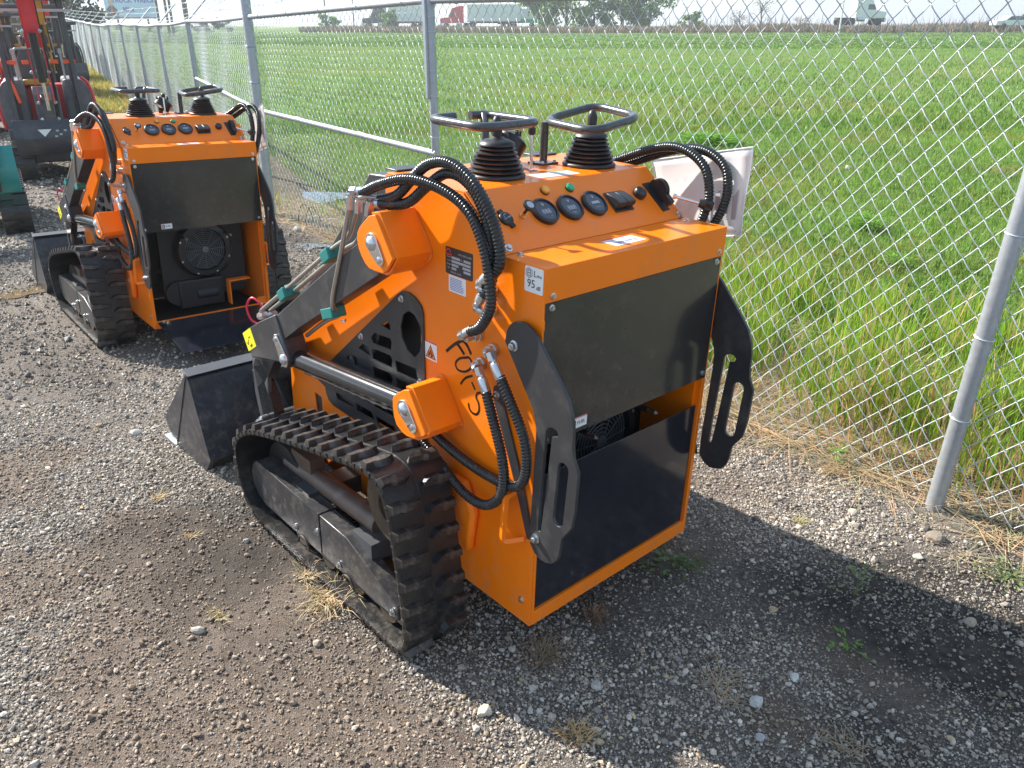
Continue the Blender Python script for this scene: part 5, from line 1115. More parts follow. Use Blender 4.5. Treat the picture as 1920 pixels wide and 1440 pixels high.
for a, b in ((0, 1), (1, 2), (2, 3), (3, 4)):
    A, B = pts[a], pts[b]; pole((A.x, A.y, CZ+zt_[a]), (B.x, B.y, CZ+zt_[b]), .021, 'top_rail', NF)
    n_ = int((A-B).length/.55)
    for i in range(n_):
        q = A.lerp(B, (i+.5)/n_); zz = CZ+zt_[a]+(zt_[b]-zt_[a])*(i+.5)/n_; d = (B-A).normalized()
        MB().tube([(q.x-d.y*.0235*math.cos(t_), q.y+d.x*.0235*math.cos(t_), zz+.0235*math.sin(t_)) for t_ in np.linspace(0, 2*PI, 13)[:-1]], .002, 5, closed=True).build('rail_tie', M['wire'], NF)
A, B = pts[3], pts[4]; pole((A.x, A.y, CZ-.755), (B.x, B.y, CZ-.73), .021, 'brace_rail', NF)
MB().lathe([(.028, -.02), (.030, 0), (.028, .03), (.01, .035)], (A.x, A.y, CZ-.755), (B-A).normalized(), 16).build('rail_cup', M['zinc'], NF)
for q, e in ((.33, 0), (.7, 0)):
    c_ = A.lerp(B, q); d = (B-A).normalized(); MB().cyl((c_.x-d.x*.05, c_.y-d.y*.05, CZ-.755+.025*q), (c_.x+d.x*.05, c_.y+d.y*.05, CZ-.752+.025*q), .0235, .0235, 14).build('rail_sleeve', M['galv'], NF)
off = .032
P0 = RH(2.75, .85); P2 = pts[2]; P4 = pts[4]
zt0 = zt_[2]
def lerpz(a, b): return lambda f: a+(b-a)*np.asarray(f)
g0, g2 = gz1(P0.x, P0.y)+.03, gz1(P2.x, P2.y)+.035
mesh_wires(P0, P2, lerpz(CZ+.115, CZ+.15), lerpz(g0, g2), off, NF)
g3 = gz1(pts[3].x, pts[3].y)+.04; g4 = gz1(P4.x, P4.y)+.06
mesh_wires(P2, pts[3], lerpz(CZ+.15, CZ+.175), lerpz(g2, g3), off, NF)
mesh_wires(pts[3], P4, lerpz(CZ+.175, CZ+.115), lerpz(g3, g4), off, NF)
# barbed strand climbing from the terminal post
def barbed(pts_, parent, r=.0016, step=.11):
    m = MB(); P, _ = resample(cr(pts_, 8), .05); m.tube(P, r*1.3, 5); Q, _ = resample(P, step)
    for q in Q[1:-1]:
        for k in range(2):
            d = Vector((rnd.uniform(-1, 1), rnd.uniform(-1, 1), rnd.uniform(-1, 1))).normalized()*.016; m.tube([q-d, q+d], r, 4)
    return m.build('barbed_wire', M['wire'], parent, kind='stuff')
A, B = pts[4], pts[3]
barbed([(A.x, A.y, CZ+.16), A.lerp(B, .25)+Vector((0, 0, CZ+.18)), A.lerp(B, .6)+Vector((0, 0, CZ+.32)), B+Vector((0, 0, CZ+.42))], NF)
FF = thing('chain_link_fence', 'long far chain link fence with angled barbed wire arms running into the distance', 'fence')
fp = [RH(*p) for p in far_posts]; nf = len(fp)
pyt = [40, 47, 47, 45, 46.5, 47, 44, 41, 39, 37, 35, 33.5, 32.5, 32, 32, 32, 32]
def ztop(k, h): v = (720-pyt[k])/FPX; F_ = h/(math.cos(PG)+v*math.sin(PG)); return CZ+F_*(v*math.cos(PG)-math.sin(PG))
zf = [ztop(k, far_posts[k][1]) for k in range(nf)]
gf = [gz1(p.x, p.y) for p in fp]
outd = Vector((FR[0]*.868+FH[0]*.5, FR[1]*.868+FH[1]*.5, 0)).normalized()
for k in range(nf):
    p = fp[k]; pole((p.x, p.y, gf[k]-.3), (p.x, p.y, zf[k]), .029 if k else .032, 'fence_post', FF, seg=10)
    a_ = Vector((p.x, p.y, zf[k])); b_2 = a_+outd*.30+Vector((0, 0, .30)); MB().bar(a_, b_2, .035, .02).build('wire_arm', M['galv'], FF)
allp = [Vector((P4.x, P4.y, CZ+.07))]+[Vector((fp[k].x, fp[k].y, zf[k])) for k in range(nf)]
for a, b in zip(allp[:-1], allp[1:]):
    mid = (a+b)/2+Vector((0, 0, -.015)); MB().tube(cr([a, mid, b], 4), .021, 10).build('top_rail', M['galv'], FF)
pole((P4.x, P4.y, CZ-.73), (fp[0].x, fp[0].y, CZ-.62), .021, 'brace_rail', FF)
for j, (u, v_) in enumerate(((.10, .10), (.19, .19), (.28, .28))):
    barbed([allp[0]+Vector((0, 0, .08+.12*j))]+[q+outd*u+Vector((0, 0, v_-.0)) for q in allp[1:]], FF, r=.0022, step=.14)
barbed([allp[0]+Vector((0, 0, .22))]+[q+outd*.02+Vector((0, 0, .05)) for q in allp[1:4]], FF, r=.0022, step=.14)
for k, (a, b) in enumerate(zip(allp[:-1], allp[1:])):
    g_a = gz1(a.x, a.y)+.03; g_b = gz1(b.x, b.y)+.03
    mesh_wires(a, b, lerpz(a.z+.02, b.z+.02), lerpz(g_a, g_b), .03, FF, r=.0025 if k < 5 else .0034, sides=3, detail=(k == 0))

# ------------------------------------------------------------ mini excavators at upper left
def view_mat(px, py, dz=0, yaw=0):
    p = pixel_ground(px, py); d = Vector((p.x-CAM[0], p.y-CAM[1], 0)).normalized(); x_ = Vector((d.y, -d.x, 0))
    m = Matrix.Identity(4)
    for i in range(3): m[i][0] = x_[i]; m[i][1] = d[i]; m[i][2] = (0, 0, 1)[i]; m[i][3] = (p.x, p.y, gz1(p.x, p.y)+dz)[i]
    return m @ Matrix.Rotation(yaw, 4, 'Z')
def excavator(mw, paint, label_, trim='exgrey', blade='dgrey', boomx=0, logo=False, posts=True, lean=0, seat=True, rail='cover', roofz=1.84, s=1.0, house=True, bz=0):
    o = thing('mini_excavator', label_, 'excavator', mw @ Matrix.Scale(s, 4))
    for x_ in (-.37, .37):
        lp = [(0, .0), (-.12, .06), (-.16, .19), (-.10, .33), (.05, .38), (1.1, .38), (1.25, .33), (1.32, .19), (1.25, .06), (1.12, 0)]
        P, _ = resample(cr([(0, *q) for q in lp], 5, True), .05, True); m = MB(); n = len(P); vs = []
        for q in P:
            t_ = (q-Vector((0, .58, .19))); qi = Vector((0, .58, .19))+Vector((0, t_.y*.965, t_.z*.88)); vs += [(x_-.11, q.y, q.z), (x_+.11, q.y, q.z), (x_+.11, qi.y, qi.z), (x_-.11, qi.y, qi.z)]
        m.add(vs, [(i*4+k, i*4+(k+1) % 4, ((i+1) % n)*4+(k+1) % 4, ((i+1) % n)*4+k) for i in range(n) for k in range(4)]); m.build('track_belt', M['rubber'], o, fixn=True)
        m = MB()
        for i in range(n):
            q = P[i]; t_ = (P[(i+1) % n]-P[i-1]).normalized(); nn = Vector((0, -t_.z, t_.y))
            if (q+nn*.01-Vector((0, .58, .19))).length < (q-Vector((0, .58, .19))).length: nn = -nn
            e = -.105 if i % 2 else 0; m.bar(q+nn*.006+Vector((x_+e, 0, 0)), q+nn*.006+Vector((x_+e+.105, 0, 0)), .03, .02, up=nn)
        m.build('tread_lugs', M['rubber'], o, kind='stuff')
        m = MB(); m.box((x_-.07, .05, .09), (x_+.07, 1.1, .29)); m.build('track_frame', M[blade if blade != 'bucket' else 'dgrey'], o, bevel=.02)
        for yy in (0.02, 1.14): MB().lathe([(.13, -.09), (.13, .09)], (x_, yy, .19), (1, 0, 0), 20).build('track_wheel', M['dgrey'], o)
    MB().box((-.27, .2, .16), (.27, .95, .34)).build('chassis', M['dgrey'], o, bevel=.02)
    MB().lathe([(.26, .34), (.26, .44)], (0, .6, 0), (0, 0, 1), 24).build('slew_ring', M['dgrey'], o)
    m = MB(); m.prism([(-.30, .32), (-.36, .40), (-.37, .52), (-.33, .64), (-.30, .70), (-.285, .70), (-.31, .62), (-.335, .52), (-.325, .42), (-.275, .33)], -.40, .18 if logo else .46, 0); m.v = [(p[0], p[1], p[2]+bz) for p in m.v]; m.build('dozer_blade', M[blade], o, bevel=.004)
    for x_ in (-.22, .22): MB().bar((x_, .3, .28), (x_, -.30, .46), .05, .08).build('blade_arm', M['dgrey'], o)
    if logo:
        m = MB(); m.ngon([(-.10, -.375, .52), (-.16, -.3735, .60), (-.02, -.3735, .60)]); m.build('triangle_emblem', M['white'], o, smooth=False)
        m = MB()
        for a_, b_ in ((.02, .57), (.05, .53), (.10, .57), (.0, .51)): MB().box((a_, -.378, b_), (a_+.03, -.3715, b_+.02)).build('small_mark', M['greyprint'], o)
    if not house:
        m = MB(); m.prism([(-.40, .62), (-.40, .74), (.2, 1.25), (.25, 1.12)], .30, .36, 0); m.build('boom', M[paint], o, bevel=.01)
        m = MB(); m.prism([(-.40, .42), (-.44, .60), (-.40, .74), (-.36, .74), (-.34, .42)], -.1, .32, 0); m.build('bucket', M['black'], o, bevel=.02); MB().box((.22, -.43, .62), (.27, -.405, .66)).build('sticker', M['white'], o)
        return o
    # house
    m = MB(); m.prism([(-.46, 0), (-.47, .5), (-.36, .98), (.36, .98), (.47, .5), (.46, 0)], .46, .58, 2); m.build('deck', M['dgrey'], o, bevel=.01)
    m = MB(); m.prism([(-.44, .52), (-.47, .58), (-.49, .80), (-.46, 1.02), (-.40, 1.10), (-.20, 1.10), (-.18, .52)], .1, .95, 1); m.build('side_housing', M[trim], o, bevel=.03)
    m = MB(); m.prism([(.44, .52), (.47, .58), (.49, .80), (.46, 1.02), (.40, 1.10), (.20, 1.10), (.18, .52)], .1, .95, 1); m.build('side_housing', M[trim], o, bevel=.03)
    for sx_ in (-1, 1):
        m = MB(); m.tube(cr([(sx_*.475, .09, .58), (sx_*.50, .085, .80), (sx_*.47, .09, 1.03), (sx_*.40, .1, 1.12)], 5), .018, 8); m.build('edge_trim', M[paint], o)
    MB().box((-.40, .62, .56), (.40, .98, 1.02)).build('engine_hood', M[paint], o, bevel=.04)
    m = MB(); m.prism([(-.05, .56), (-.05, .95), (.02, 1.04), (.08, .95), (.1, .56)], -.13, .13, 0); m.build('front_panel', M[trim], o, bevel=.01)
    if seat:
        m = MB(); m.box((-.21, .42, 1.02), (.07, .68, 1.09)); m.build('seat_cushion', M['yellow'], o, bevel=.02)
        m = MB(); m.prism([(-.21, 1.08), (.07, 1.08), (.08, 1.30), (.03, 1.42), (-.17, 1.42), (-.22, 1.30)], .62, .68, 1); m.build('seat_back', M['dgrey'], o, bevel=.02)
        m = MB(); m.tube(fillet([(-.23, .60, 1.08), (-.24, .61, 1.43), (.10, .61, 1.43), (.09, .60, 1.08)], .06, False), .014, 8); m.build('seat_frame', M['lgrey'], o)
    for a_, b_ in ((-.38, -.22), (-.17, -.10), (.12, .20), (.25, .38)): MB().box((a_, .02, 1.27), (b_, .05, 1.315)).build('guard_rail', M[rail], o, bevel=.006)
    MB().bar((-.36, .03, 1.27), (-.27, -.02, .86), .03, .03).build('guard_rail', M[rail], o, bevel=.006)
    for x_ in (-.3, .3):
        MB().tube(fillet([(x_, .04, .6), (x_, .02, 1.2), (x_*1.02, .10, 1.5)], .05, False), .02, 8).build('lever_column', M['dgrey'], o)
        MB().cyl((x_*.8, .15, 1.08), (x_*.8, .12, 1.38), .011, .011, 8).build('control_lever', M['lgrey'], o)
        MB().lathe([(.016, 0), (.022, .03), (.014, .06), (0, .065)], (x_*.8, .12, 1.37), (0, 0, 1), 10).build('lever_knob', M['lgrey'], o)
    if posts:
        for x_ in (-.34, .34):
            for yy in (.0, .86): MB().bar((x_, yy, .6), (x_, yy+.03, roofz), .05, .05, up=(0, 1, 0)).build('canopy_post', M['dgrey'], o, bevel=.008)
        MB().box((-.46, -.10, roofz), (.46, 1.02, roofz+.07)).build('canopy_roof', M['dgrey'], o, bevel=.02)
        MB().bar((-.44, -.02, roofz-.12), (.44, -.02, roofz-.12), .03, .03).build('canopy_bar', M['lgrey'], o)
    # swing post, boom, cylinders, stick, bucket
    bx = boomx
    m = MB(); m.prism([(-.28, .50), (-.30, .90), (-.18, .98), (-.08, .90), (-.05, .50)], bx-.06, bx+.06, 0); m.build('swing_post', M['dgrey'], o, bevel=.01)
    bm2 = [(-.30, .86), (-.22, .92), (-.20, 1.30), (-.30, 1.80), (-.55, 2.35), (-.66, 2.35), (-.62, 2.20), (-.42, 1.74), (-.33, 1.30), (-.36, .90)]
    for x_ in (bx-.082, bx+.070): MB().prism(bm2, x_, x_+.012, 0).build('boom_plate', M[paint], o, bevel=.002)
    MB().prism([(-.22, 1.45), (-.30, 1.80), (-.52, 2.3), (-.56, 2.28), (-.42, 1.74), (-.345, 1.45)], bx-.07, bx+.07, 0).build('boom', M[paint], o, bevel=.004)
    m = MB(); m.cyl((bx, -.40, 1.10), (bx, -.47, 1.60), .042, .042, 18); m.build('boom_cylinder', M['plastic'], o)
    m = MB(); m.cyl((bx, -.35, .80), (bx, -.40, 1.10), .02, .02, 12); m.build('cylinder_rod', M['chrome'], o)
    m = MB()
    for k in range(3): m.tube(cr([(bx+.04+.022*k, -.2, .7), (bx+.09+.01*k, -.26, 1.0), (bx+.075+.008*k, -.30, 1.5), (bx+.07+.01*k, -.42, 2.1)], 5), .007, 6)
    m.build('boom_hoses', M['rubber2'], o, kind='stuff')
    for zz, yy in ((.70, -.31), (.88, -.32), (1.2, -.33), (1.62, -.40), (.58, -.31)):
        for x_ in (bx-.085, bx+.075): bolt((x_, yy, zz), (-1 if x_ < bx else 1, -.6, 0), True, 1.6, parent=o)
    m = MB(); m.prism([(-.62, 2.40), (-.52, 2.36), (-.70, 1.9), (-.80, 1.45), (-.86, 1.46), (-.80, 1.95)], bx+.0-.04, bx+.04, 0)
    return o
EX1 = excavator(view_mat(121, 333), 'red', 'red and black mini excavator with raised boom facing the camera behind the far loader', trim='exgrey', logo=True, roofz=1.95, blade='bucket')
EX2 = excavator(view_mat(-52, 446, yaw=-.06), 'tealp', 'teal mini excavator cut off at the left edge with its rubber track showing', trim='tealp', blade='tealp', house=False, bz=.08)
EX3 = excavator(view_mat(102, 236), 'yellow', 'amber yellow mini excavator standing behind the red one', trim='dgrey', rail='yellow', boomx=.12)
EX4 = excavator(view_mat(70, 215), 'yellow', 'amber yellow mini excavator farther back at the left edge of the row', trim='yellow', rail='yellow', boomx=-.2, roofz=1.7)
EX5 = excavator(view_mat(128, 178, yaw=.2), 'dgrey', 'dark mini excavator near the fence verge behind the yellow one', trim='satin', rail='lgrey', roofz=1.5)
EX6 = excavator(view_mat(112, 150, yaw=.1), 'red', 'small looking red excavator at the far end of the machine row', trim='red', rail='dgrey', roofz=1.6)
EX7 = excavator(view_mat(10, 250, yaw=.1), 'red', 'red mini excavator partly hidden at the left edge beyond the teal one', trim='red', rail='dgrey', roofz=1.7)
# ------------------------------------------------------------ far things
def farp(px, h, dz=0):
    # ground point h metres ahead below the photo column px at the horizon
    x = (px-960)/FPX; v = (720-50)/FPX; F_ = h/(math.cos(PG)+v*math.sin(PG)); return RHg(x*F_, h, dz)
def far_mat(px, h, yaw=0, dz=0):
    p = farp(px, h, dz); m = Matrix.Identity(4); m.translation = p
    r_ = Matrix(((FR[0], FH[0], 0), (FR[1], FH[1], 0), (0, 0, 1))).to_4x4(); return m @ r_ @ Matrix.Rotation(yaw, 4, 'Z')
def wheels(o, xs, y0, y1, r):
    for x_ in xs:
        for yy in (y0, y1): MB().lathe([(r*.6, -.14), (r, -.12), (r, .12), (r*.6, .14)], (x_, yy, r), (0, 1, 0), 18).build('wheel', M['rubber2'], o)
def semi(mw, cabc, label_, tl=14.0, trail='truckw', flip=1, hz=0):
    o = thing('semi_truck', label_, 'truck', mw @ Matrix.Diagonal((flip, 1, 1, 1)))
    m = MB(); m.prism([(-1.2, .9), (-1.35, 1.7), (.2, 1.9), (.55, 2.7), (.8, 3.35), (2.3, 3.75), (2.9, 3.75), (2.9, .9)], -1.2, 1.2, 1); m.build('cab', M[cabc], o, bevel=.08)
    m = MB(); m.prism([(.30, 2.0), (.58, 2.65), (1.35, 2.65), (1.35, 2.0)], -1.22, -1.205, 1); m.build('side_window', M['glass'], o)
    m = MB(); m.add([(.12, -1.05, 1.98), (.12, 1.05, 1.98), (.47, 1.05, 2.66), (.47, -1.05, 2.66)], [(0, 1, 2, 3)]); m.build('windscreen', M['glass'], o, fixn=True)
    MB().box((-1.4, -1.1, .45), (-1.15, 1.1, .95)).build('bumper', M['zinc'], o, bevel=.03); MB().box((-1.37, -.6, 1.0), (-1.3, .6, 1.6)).build('grille', M['zinc'], o)
    MB().cyl((1.6, -1.05, .8), (2.6, -1.05, .8), .3, .3, 16).build('fuel_tank', M['zinc'], o); MB().cyl((2.7, -1.1, 1.0), (2.7, -1.1, 4.0), .08, .08, 10).build('exhaust', M['zinc'], o)
    MB().box((2.9, -.5, .7), (5.2, .5, 1.0)).build('chassis', M['dgrey'], o)
    if tl:
        MB().box((3.6, -1.28, 1.15), (3.6+tl, 1.28, 4.0)).build('trailer_box', M[trail], o, bevel=.04); MB().box((4.0, -.5, .9), (3.4+tl, .5, 1.15)).build('trailer_frame', M['dgrey'], o)
        MB().box((3.6, -1.3, 1.12), (3.6+tl, -1.281, 1.25)).build('side_rail', M['redlabel'], o)
        wheels(o, (tl+.5, tl+1.7), -1.0, 1.0, .5)
    wheels(o, (-.3, 3.3, 4.5), -1.05, 1.05, .5); return o
semi(far_mat(840, 158), 'red', 'red semi truck with white trailer on the far road', tl=9.5)
semi(far_mat(695, 160), 'dgrey', 'dark semi truck with white trailer on the far road, left of the red one', tl=7.5)
semi(far_mat(1634, 122, dz=.95), 'truckw', 'white long nose truck tractor on the far road at upper right', tl=0, flip=-1)
m_ = MB().box((0, -1.3, .9), (5.2, 1.3, 3.3)); t_ = thing('box_truck', 'white and green box truck body left of the tree clump on the far road', 'truck', far_mat(954, 160)); m_.build('box_body', M['truckw'], t_, bevel=.04); MB().box((0, -1.32, .9), (5.2, -1.305, 1.6)).build('green_stripe', M['lampG'], t_); wheels(t_, (1, 4.2), -1, 1, .5); MB().box((-2, -1.2, .7), (0, 1.2, 2.6)).build('cab', M['dgrey'], t_, bevel=.1)
def car(mw, label_):
    o = thing('pickup_car', label_, 'car', mw); m = MB(); m.prism([(0, .45), (0, 1.0), (1.1, 1.1), (1.8, 1.65), (4.2, 1.7), (5.2, 1.2), (5.6, 1.1), (5.6, .45)], -.9, .9, 1); m.build('body', M['truckw'], o, bevel=.06)
    m = MB(); m.prism([(1.35, 1.12), (1.9, 1.56), (4.1, 1.6), (4.8, 1.18)], -.92, -.905, 1); m.build('windows', M['glass'], o); wheels(o, (1.1, 4.5), -.8, .8, .36); return o
car(far_mat(1860, 120, dz=.5), 'white car on the far road at the upper right edge')
# billboard
bbm = far_mat(250, 140, yaw=-.08); bb = thing('billboard', 'pale blue roadside billboard asking about a truck wreck', 'billboard', bbm)
skyb = mat('billboard_blue', (.42, .62, .82), .5, var=.06, scale=.5); zb_ = 1.95
MB().box((-4.1, -.15, zb_), (4.1, .15, zb_+4.4)).build('panel', skyb, bb, bevel=.03); MB().box((-4.15, -.25, zb_-.35), (4.15, .2, zb_-.02)).build('bottom_board', M['rust'], bb)
for x_ in (-2.5, 2.5): MB().cyl((x_, .3, -1), (x_, .3, zb_+4), .18, .18, 10).build('leg', M['dgrey'], bb)
tm = text_mb('TRUCK WRECK?', 1.02, .02, ext=.02); xf(tm, Matrix.Translation((1.0, -.18, zb_+2.35)) @ Matrix.Rotation(PI/2, 4, 'X')); tm.build('lettering', M['bluelabel'], bb, smooth=False)
tm = text_mb('Mike', .95, .02, ext=.02); xf(tm, Matrix.Translation((-.2, -.18, zb_+1.05)) @ Matrix.Rotation(PI/2, 4, 'X')); tm.build('lettering', M['bluelabel'], bb, smooth=False)
m = MB(); m.prism([(-3.9, zb_+.05), (-3.85, zb_+1.1), (-3.3, zb_+1.6), (-2.6, zb_+1.6), (-2.05, zb_+1.0), (-1.9, zb_+.05)], -.17, -.155, 1); m.build('printed_suit', M['ink'], bb)
m = MB(); m.prism([(-3.3+.42*math.cos(a)+.33, zb_+2.1+.55*math.sin(a)) for a in np.linspace(0, 2*PI, 17)[:-1]], -.17, -.155, 1); m.build('printed_head', M['sk'] if 'sk' in M else mat('print_skin', (.5, .36, .3), .5), bb)
m = MB(); m.prism([(-3.1, zb_+.6), (-2.95, zb_+1.6), (-2.8, zb_+.6)], -.18, -.171, 1); m.build('printed_tie', M['redlabel'], bb)
# poles
def utility(px, h, hh, label_, r=.14, m='pole', grp=None, arm=True):
    p = farp(px, h); o = thing('utility_pole', label_, 'pole', Matrix.Translation(p), grp); MB().cyl((0, 0, -.5), (0, 0, hh), r, r*.7, 8).build('mast', M[m], o)
    if arm: MB().box((-1, -.06, hh-1), (1, .06, hh-.85)).build('cross_arm', M[m], o)
for px, lb in ((300, 'thin brown pole rising behind the far fence, nearest the billboard'), (316, 'tall thin pole second right of the billboard'), (324, 'paired thin pole touching the second one right of the billboard'), (352, 'stouter brown pole behind the first barbed wire arm')): utility(px, 95, 12, lb, .16 if px < 350 else .3)
utility(612, 150, 12, 'thin pole far beyond the field left of the middle fence post', .12); utility(664, 150, 10, 'second thin pole far beyond the field left of the dark truck', .1)
utility(1575, 118, 8, 'slim white lamp pole beyond the white truck tractor', .12, 'truckw', arm=False)
# trees
def tree(px, h, ht, wd, c, label_, n=2600, seed=1, base=.12, leaf=.3, group=None, bare=False, clumps=16):
    rr = np.random.default_rng(seed); p = farp(px, h); o = thing('tree', label_, 'tree', Matrix.Translation(p), group)
    m = MB(); m.tube(cr([(0, 0, -.3), (.03*ht, 0, ht*.3), (0, .02*ht, ht*.6), (.02*ht, 0, ht*.85)], 5), .03*ht, 8, rfun=lambda s, a: max(.01, .035*ht*(1-s/(ht*1.2))))
    cs = []
    for k in range(clumps):
        a = rr.uniform(0, 2*PI); q = rr.uniform(.1, 1)**.6; zz = base*ht+(1-base)*ht*rr.uniform(.08, .92); w_ = wd/2*q*(1-.55*abs(zz/ht-.45)); c_ = np.array([math.cos(a)*w_, math.sin(a)*w_, zz]); cs.append(c_)
        m.tube(cr([(0, 0, max(0, zz-ht*.3)), tuple(c_*np.array([.5, .5, 1])-np.array([0, 0, ht*.08])), tuple(c_)], 4), .008*ht, 5, rfun=lambda s, a: max(.01, .011*ht*(1-s/(ht*.8))))
    m.build('trunk', M['trunk'], o)
    cs = np.array(cs); kk = rr.integers(0, clumps, n); rad = rr.uniform(.12, .24, clumps)*min(ht, wd); d = rr.normal(0, 1, (n, 3)); d /= np.linalg.norm(d, axis=1, keepdims=True)
    P = cs[kk]+d*(rad[kk]*rr.uniform(.35, 1.05, n))[:, None]*np.array([1.15, 1.15, .8]); P[:, 2] = np.maximum(P[:, 2], .05)
    if bare: sz = rr.uniform(.3, .8, n)*leaf*.5
    else: sz = rr.uniform(.5, 1.1, n)*leaf
    a = rr.normal(0, 1, (n, 3)); a /= np.linalg.norm(a, axis=1, keepdims=True); b = np.cross(a, rr.normal(0, 1, (n, 3))); b /= np.linalg.norm(b, axis=1, keepdims=True); q_ = .28 if bare else .6
    V = np.stack([P-a*sz[:, None], P+b*sz[:, None]*q_, P+a*sz[:, None], P-b*sz[:, None]*q_], 1).reshape(-1, 3); F = np.arange(4*n).reshape(n, 4)
    C = np.array(c)[None]*rr.uniform(.6, 1.35, (n, 1)); C = C*(.85+.35*rr.random(clumps))[kk][:, None]; cw = np_mesh('crown', V, F, M['leaf'], cols=np.repeat(C, 4, 0)); cw.parent = o
    return o
G1 = (.19, .33, .07); G2_ = (.15, .27, .06)
for px, ht, wd, s_, lb in ((1010, 4.6, 6, 3, 'leafy tree at the left end of the tree clump beyond the field'), (1060, 6.6, 7.5, 4, 'taller green tree, second from left in the clump beyond the field'), (1112, 5.4, 7, 5, 'mid green tree in the middle of the clump beyond the field'), (1165, 7.0, 8, 6, 'broad dense tree right of the middle of the clump beyond the field'), (1215, 7.2, 8, 7, 'dark round tree at the right end of the clump beyond the field')):
    tree(px, 138+s_, ht*1.3, wd*1.12, G1 if s_ % 2 else G2_, lb, seed=s_, base=.02, n=3000, leaf=.34)
tree(132, 62, 5.6, 5.5, (.07, .11, .05), 'hazy round tree behind the far end of the fence', seed=11, n=4200, leaf=.2); tree(20, 58, 5.0, 7, (.07, .11, .05), 'hazy green tree behind the machines at the left edge', seed=12, n=4200, leaf=.2)
tree(72, 75, 5.6, 6, (.07, .11, .05), 'hazy tree glimpsed between the excavator booms', seed=13, n=3000, leaf=.22)
tree(727, 150, 3.0, 3, G1, 'small bush tree in front of the dark truck trailer', seed=14, n=900); tree(1292, 132, 2.6, 4, G2_, 'low dark bush right of the tree clump', seed=15, n=900, base=0)
tree(618, 150, 2.6, 3.2, G1, 'small bush left of the middle fence post on the horizon', seed=19, n=700, base=0)
tree(1425, 130, 4.6, 4.6, (.20, .16, .11), 'bare brown shrub tree standing in the dry weeds', seed=16, n=1500, base=.0, bare=True); tree(1385, 130, 3.4, 3.4, (.16, .15, .09), 'smaller brown shrub left of the bare shrub tree', seed=17, n=900, base=.0, bare=True)
tree(1500, 128, 2.6, 5, (.30, .23, .13), 'low tan brush left of the white truck tractor', seed=18, n=1200, base=.0, bare=True)
tree(400, 130, 2.2, 9, (.08, .12, .07), 'distant hazy bush line behind the far fence', seed=20, n=1400, base=.0)
# dry weed band along the road
n = 26000; h = rng.uniform(124, 136, n); px_ = rng.uniform(560, 2050, n); xx = (px_-960)/FPX; F_ = h/(math.cos(PG)+.45*math.sin(PG)); Rr = xx*F_
x = CAM[0]+Rr*FR[0]+h*FH[0]; y = CAM[1]+Rr*FR[1]+h*FH[1]; rng_l = rng.uniform(.2, 1.2, n); c = gcol(n, (.26, .19, .12), .3); m_ = rng.random(n) < .25; c[m_] = gcol(m_.sum(), (.13, .15, .06))
hg = rng.uniform(.4, 1.15, n)*(.55+.9*fbm(x, y, .12, 3))*np.where(px_ > 1250, 1.15, .9); blades(n, x, y, hg, rng.uniform(.08, .2, n), c, 'dry_weeds', mat_='straw', segs=2)
n = 700; h = rng.uniform(118, 132, n); px_ = rng.uniform(1230, 2000, n); F_ = h/(math.cos(PG)+.45*math.sin(PG)); Rr = (px_-960)/FPX*F_; x = CAM[0]+Rr*FR[0]+h*FH[0]; y = CAM[1]+Rr*FR[1]+h*FH[1]; rng_l = rng.uniform(.2, .9, n)
blades(n, x, y, rng.uniform(1.2, 3.2, n), rng.uniform(.05, .10, n), gcol(n, (.2, .15, .11), .3), 'tall_dry_stalks', mat_='straw', segs=2)
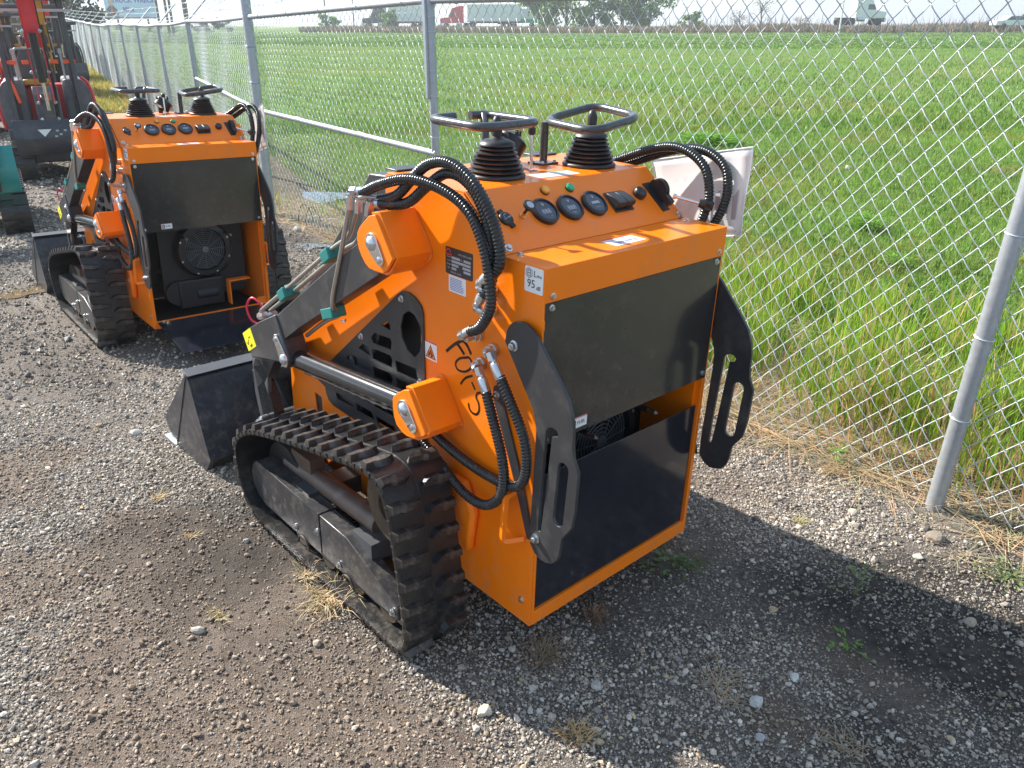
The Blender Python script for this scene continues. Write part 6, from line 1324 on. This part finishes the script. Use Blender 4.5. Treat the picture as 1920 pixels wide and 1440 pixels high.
# marker flags in the field
yfl = mat('flag_yellow', (.85, .8, .02), .5, var=.05)
for px, py, s_, lb in ((543, 168, .10, 'yellow marker flag in the field right of the fence terminal post'), (388, 118, .13, 'yellow marker flag seen through the far fence'), (605, 203, .05, 'small yellow marker flag, lowest of those in the field'), (423, 140, .05, 'pale green marker flag seen through the far fence')):
    p = pixel_ground(px, py); o = thing('marker_flag', lb, 'flag', Matrix.Translation(p)); MB().cyl((0, 0, -.02), (0, 0, .22), .003, .003, 6).build('stem', M['lgrey'], o)
    m = MB(); m.add([(FR[0]*u*s_, FR[1]*u*s_+.012*math.sin(6*u), .22-v_*s_*.9) for v_ in (0, 1) for u in (0, .33, .66, 1)], [(0, 1, 5, 4), (1, 2, 6, 5), (2, 3, 7, 6)]); q = m.build('flag', yfl if 'yellow' in lb else M['lampG'], o, smooth=False); q.modifiers.new('t', 'SOLIDIFY').thickness = .002
# two hooped dead twigs and a wooden strip between the loaders
for px, py, lb in ((574, 420, 'bent brown twig loop on the dirt by the fence between the loaders'), (588, 426, 'second arched twig crossing the first one between the loaders')):
    p = pixel_ground(px, py); m = MB(); r_ = .07; m.tube(cr([(p.x-FR[0]*r_, p.y-FR[1]*r_, p.z-.01), (p.x-FR[0]*r_*.8, p.y-FR[1]*r_*.8, p.z+.12), (p.x, p.y, p.z+.19), (p.x+FR[0]*r_*.9, p.y+FR[1]*r_*.9, p.z+.10), (p.x+FR[0]*r_, p.y+FR[1]*r_, p.z-.01)], 5), .004, 6); tag(m.build('twig', M['trunk']), lb, 'twig')
a = pixel_ground(541, 415); b = pixel_ground(627, 413); tag(MB().bar(a+Vector((0, 0, .012)), b+Vector((0, 0, .012)), .02, .012).build('wood_strip', M['lgrey']), 'thin pale strip lying at the fence foot between the loaders', 'strip')

# ------------------------------------------------------------ light haze over the whole place
hz_m = bpy.data.materials.new('haze'); hz_m.use_nodes = True; hn = hz_m.node_tree; hn.nodes.clear()
ho = hn.nodes.new('ShaderNodeOutputMaterial'); hv = hn.nodes.new('ShaderNodeVolumePrincipled'); hv.inputs['Color'].default_value = (.9, .94, 1, 1); hv.inputs['Density'].default_value = .0010; hv.inputs['Anisotropy'].default_value = .3
hn.links.new(hv.outputs[0], ho.inputs['Volume'])
hb = MB().box((-3600, -3600, -4), (3600, 3600, 18)).build('haze', hz_m, smooth=False); hb['kind'] = 'stuff'
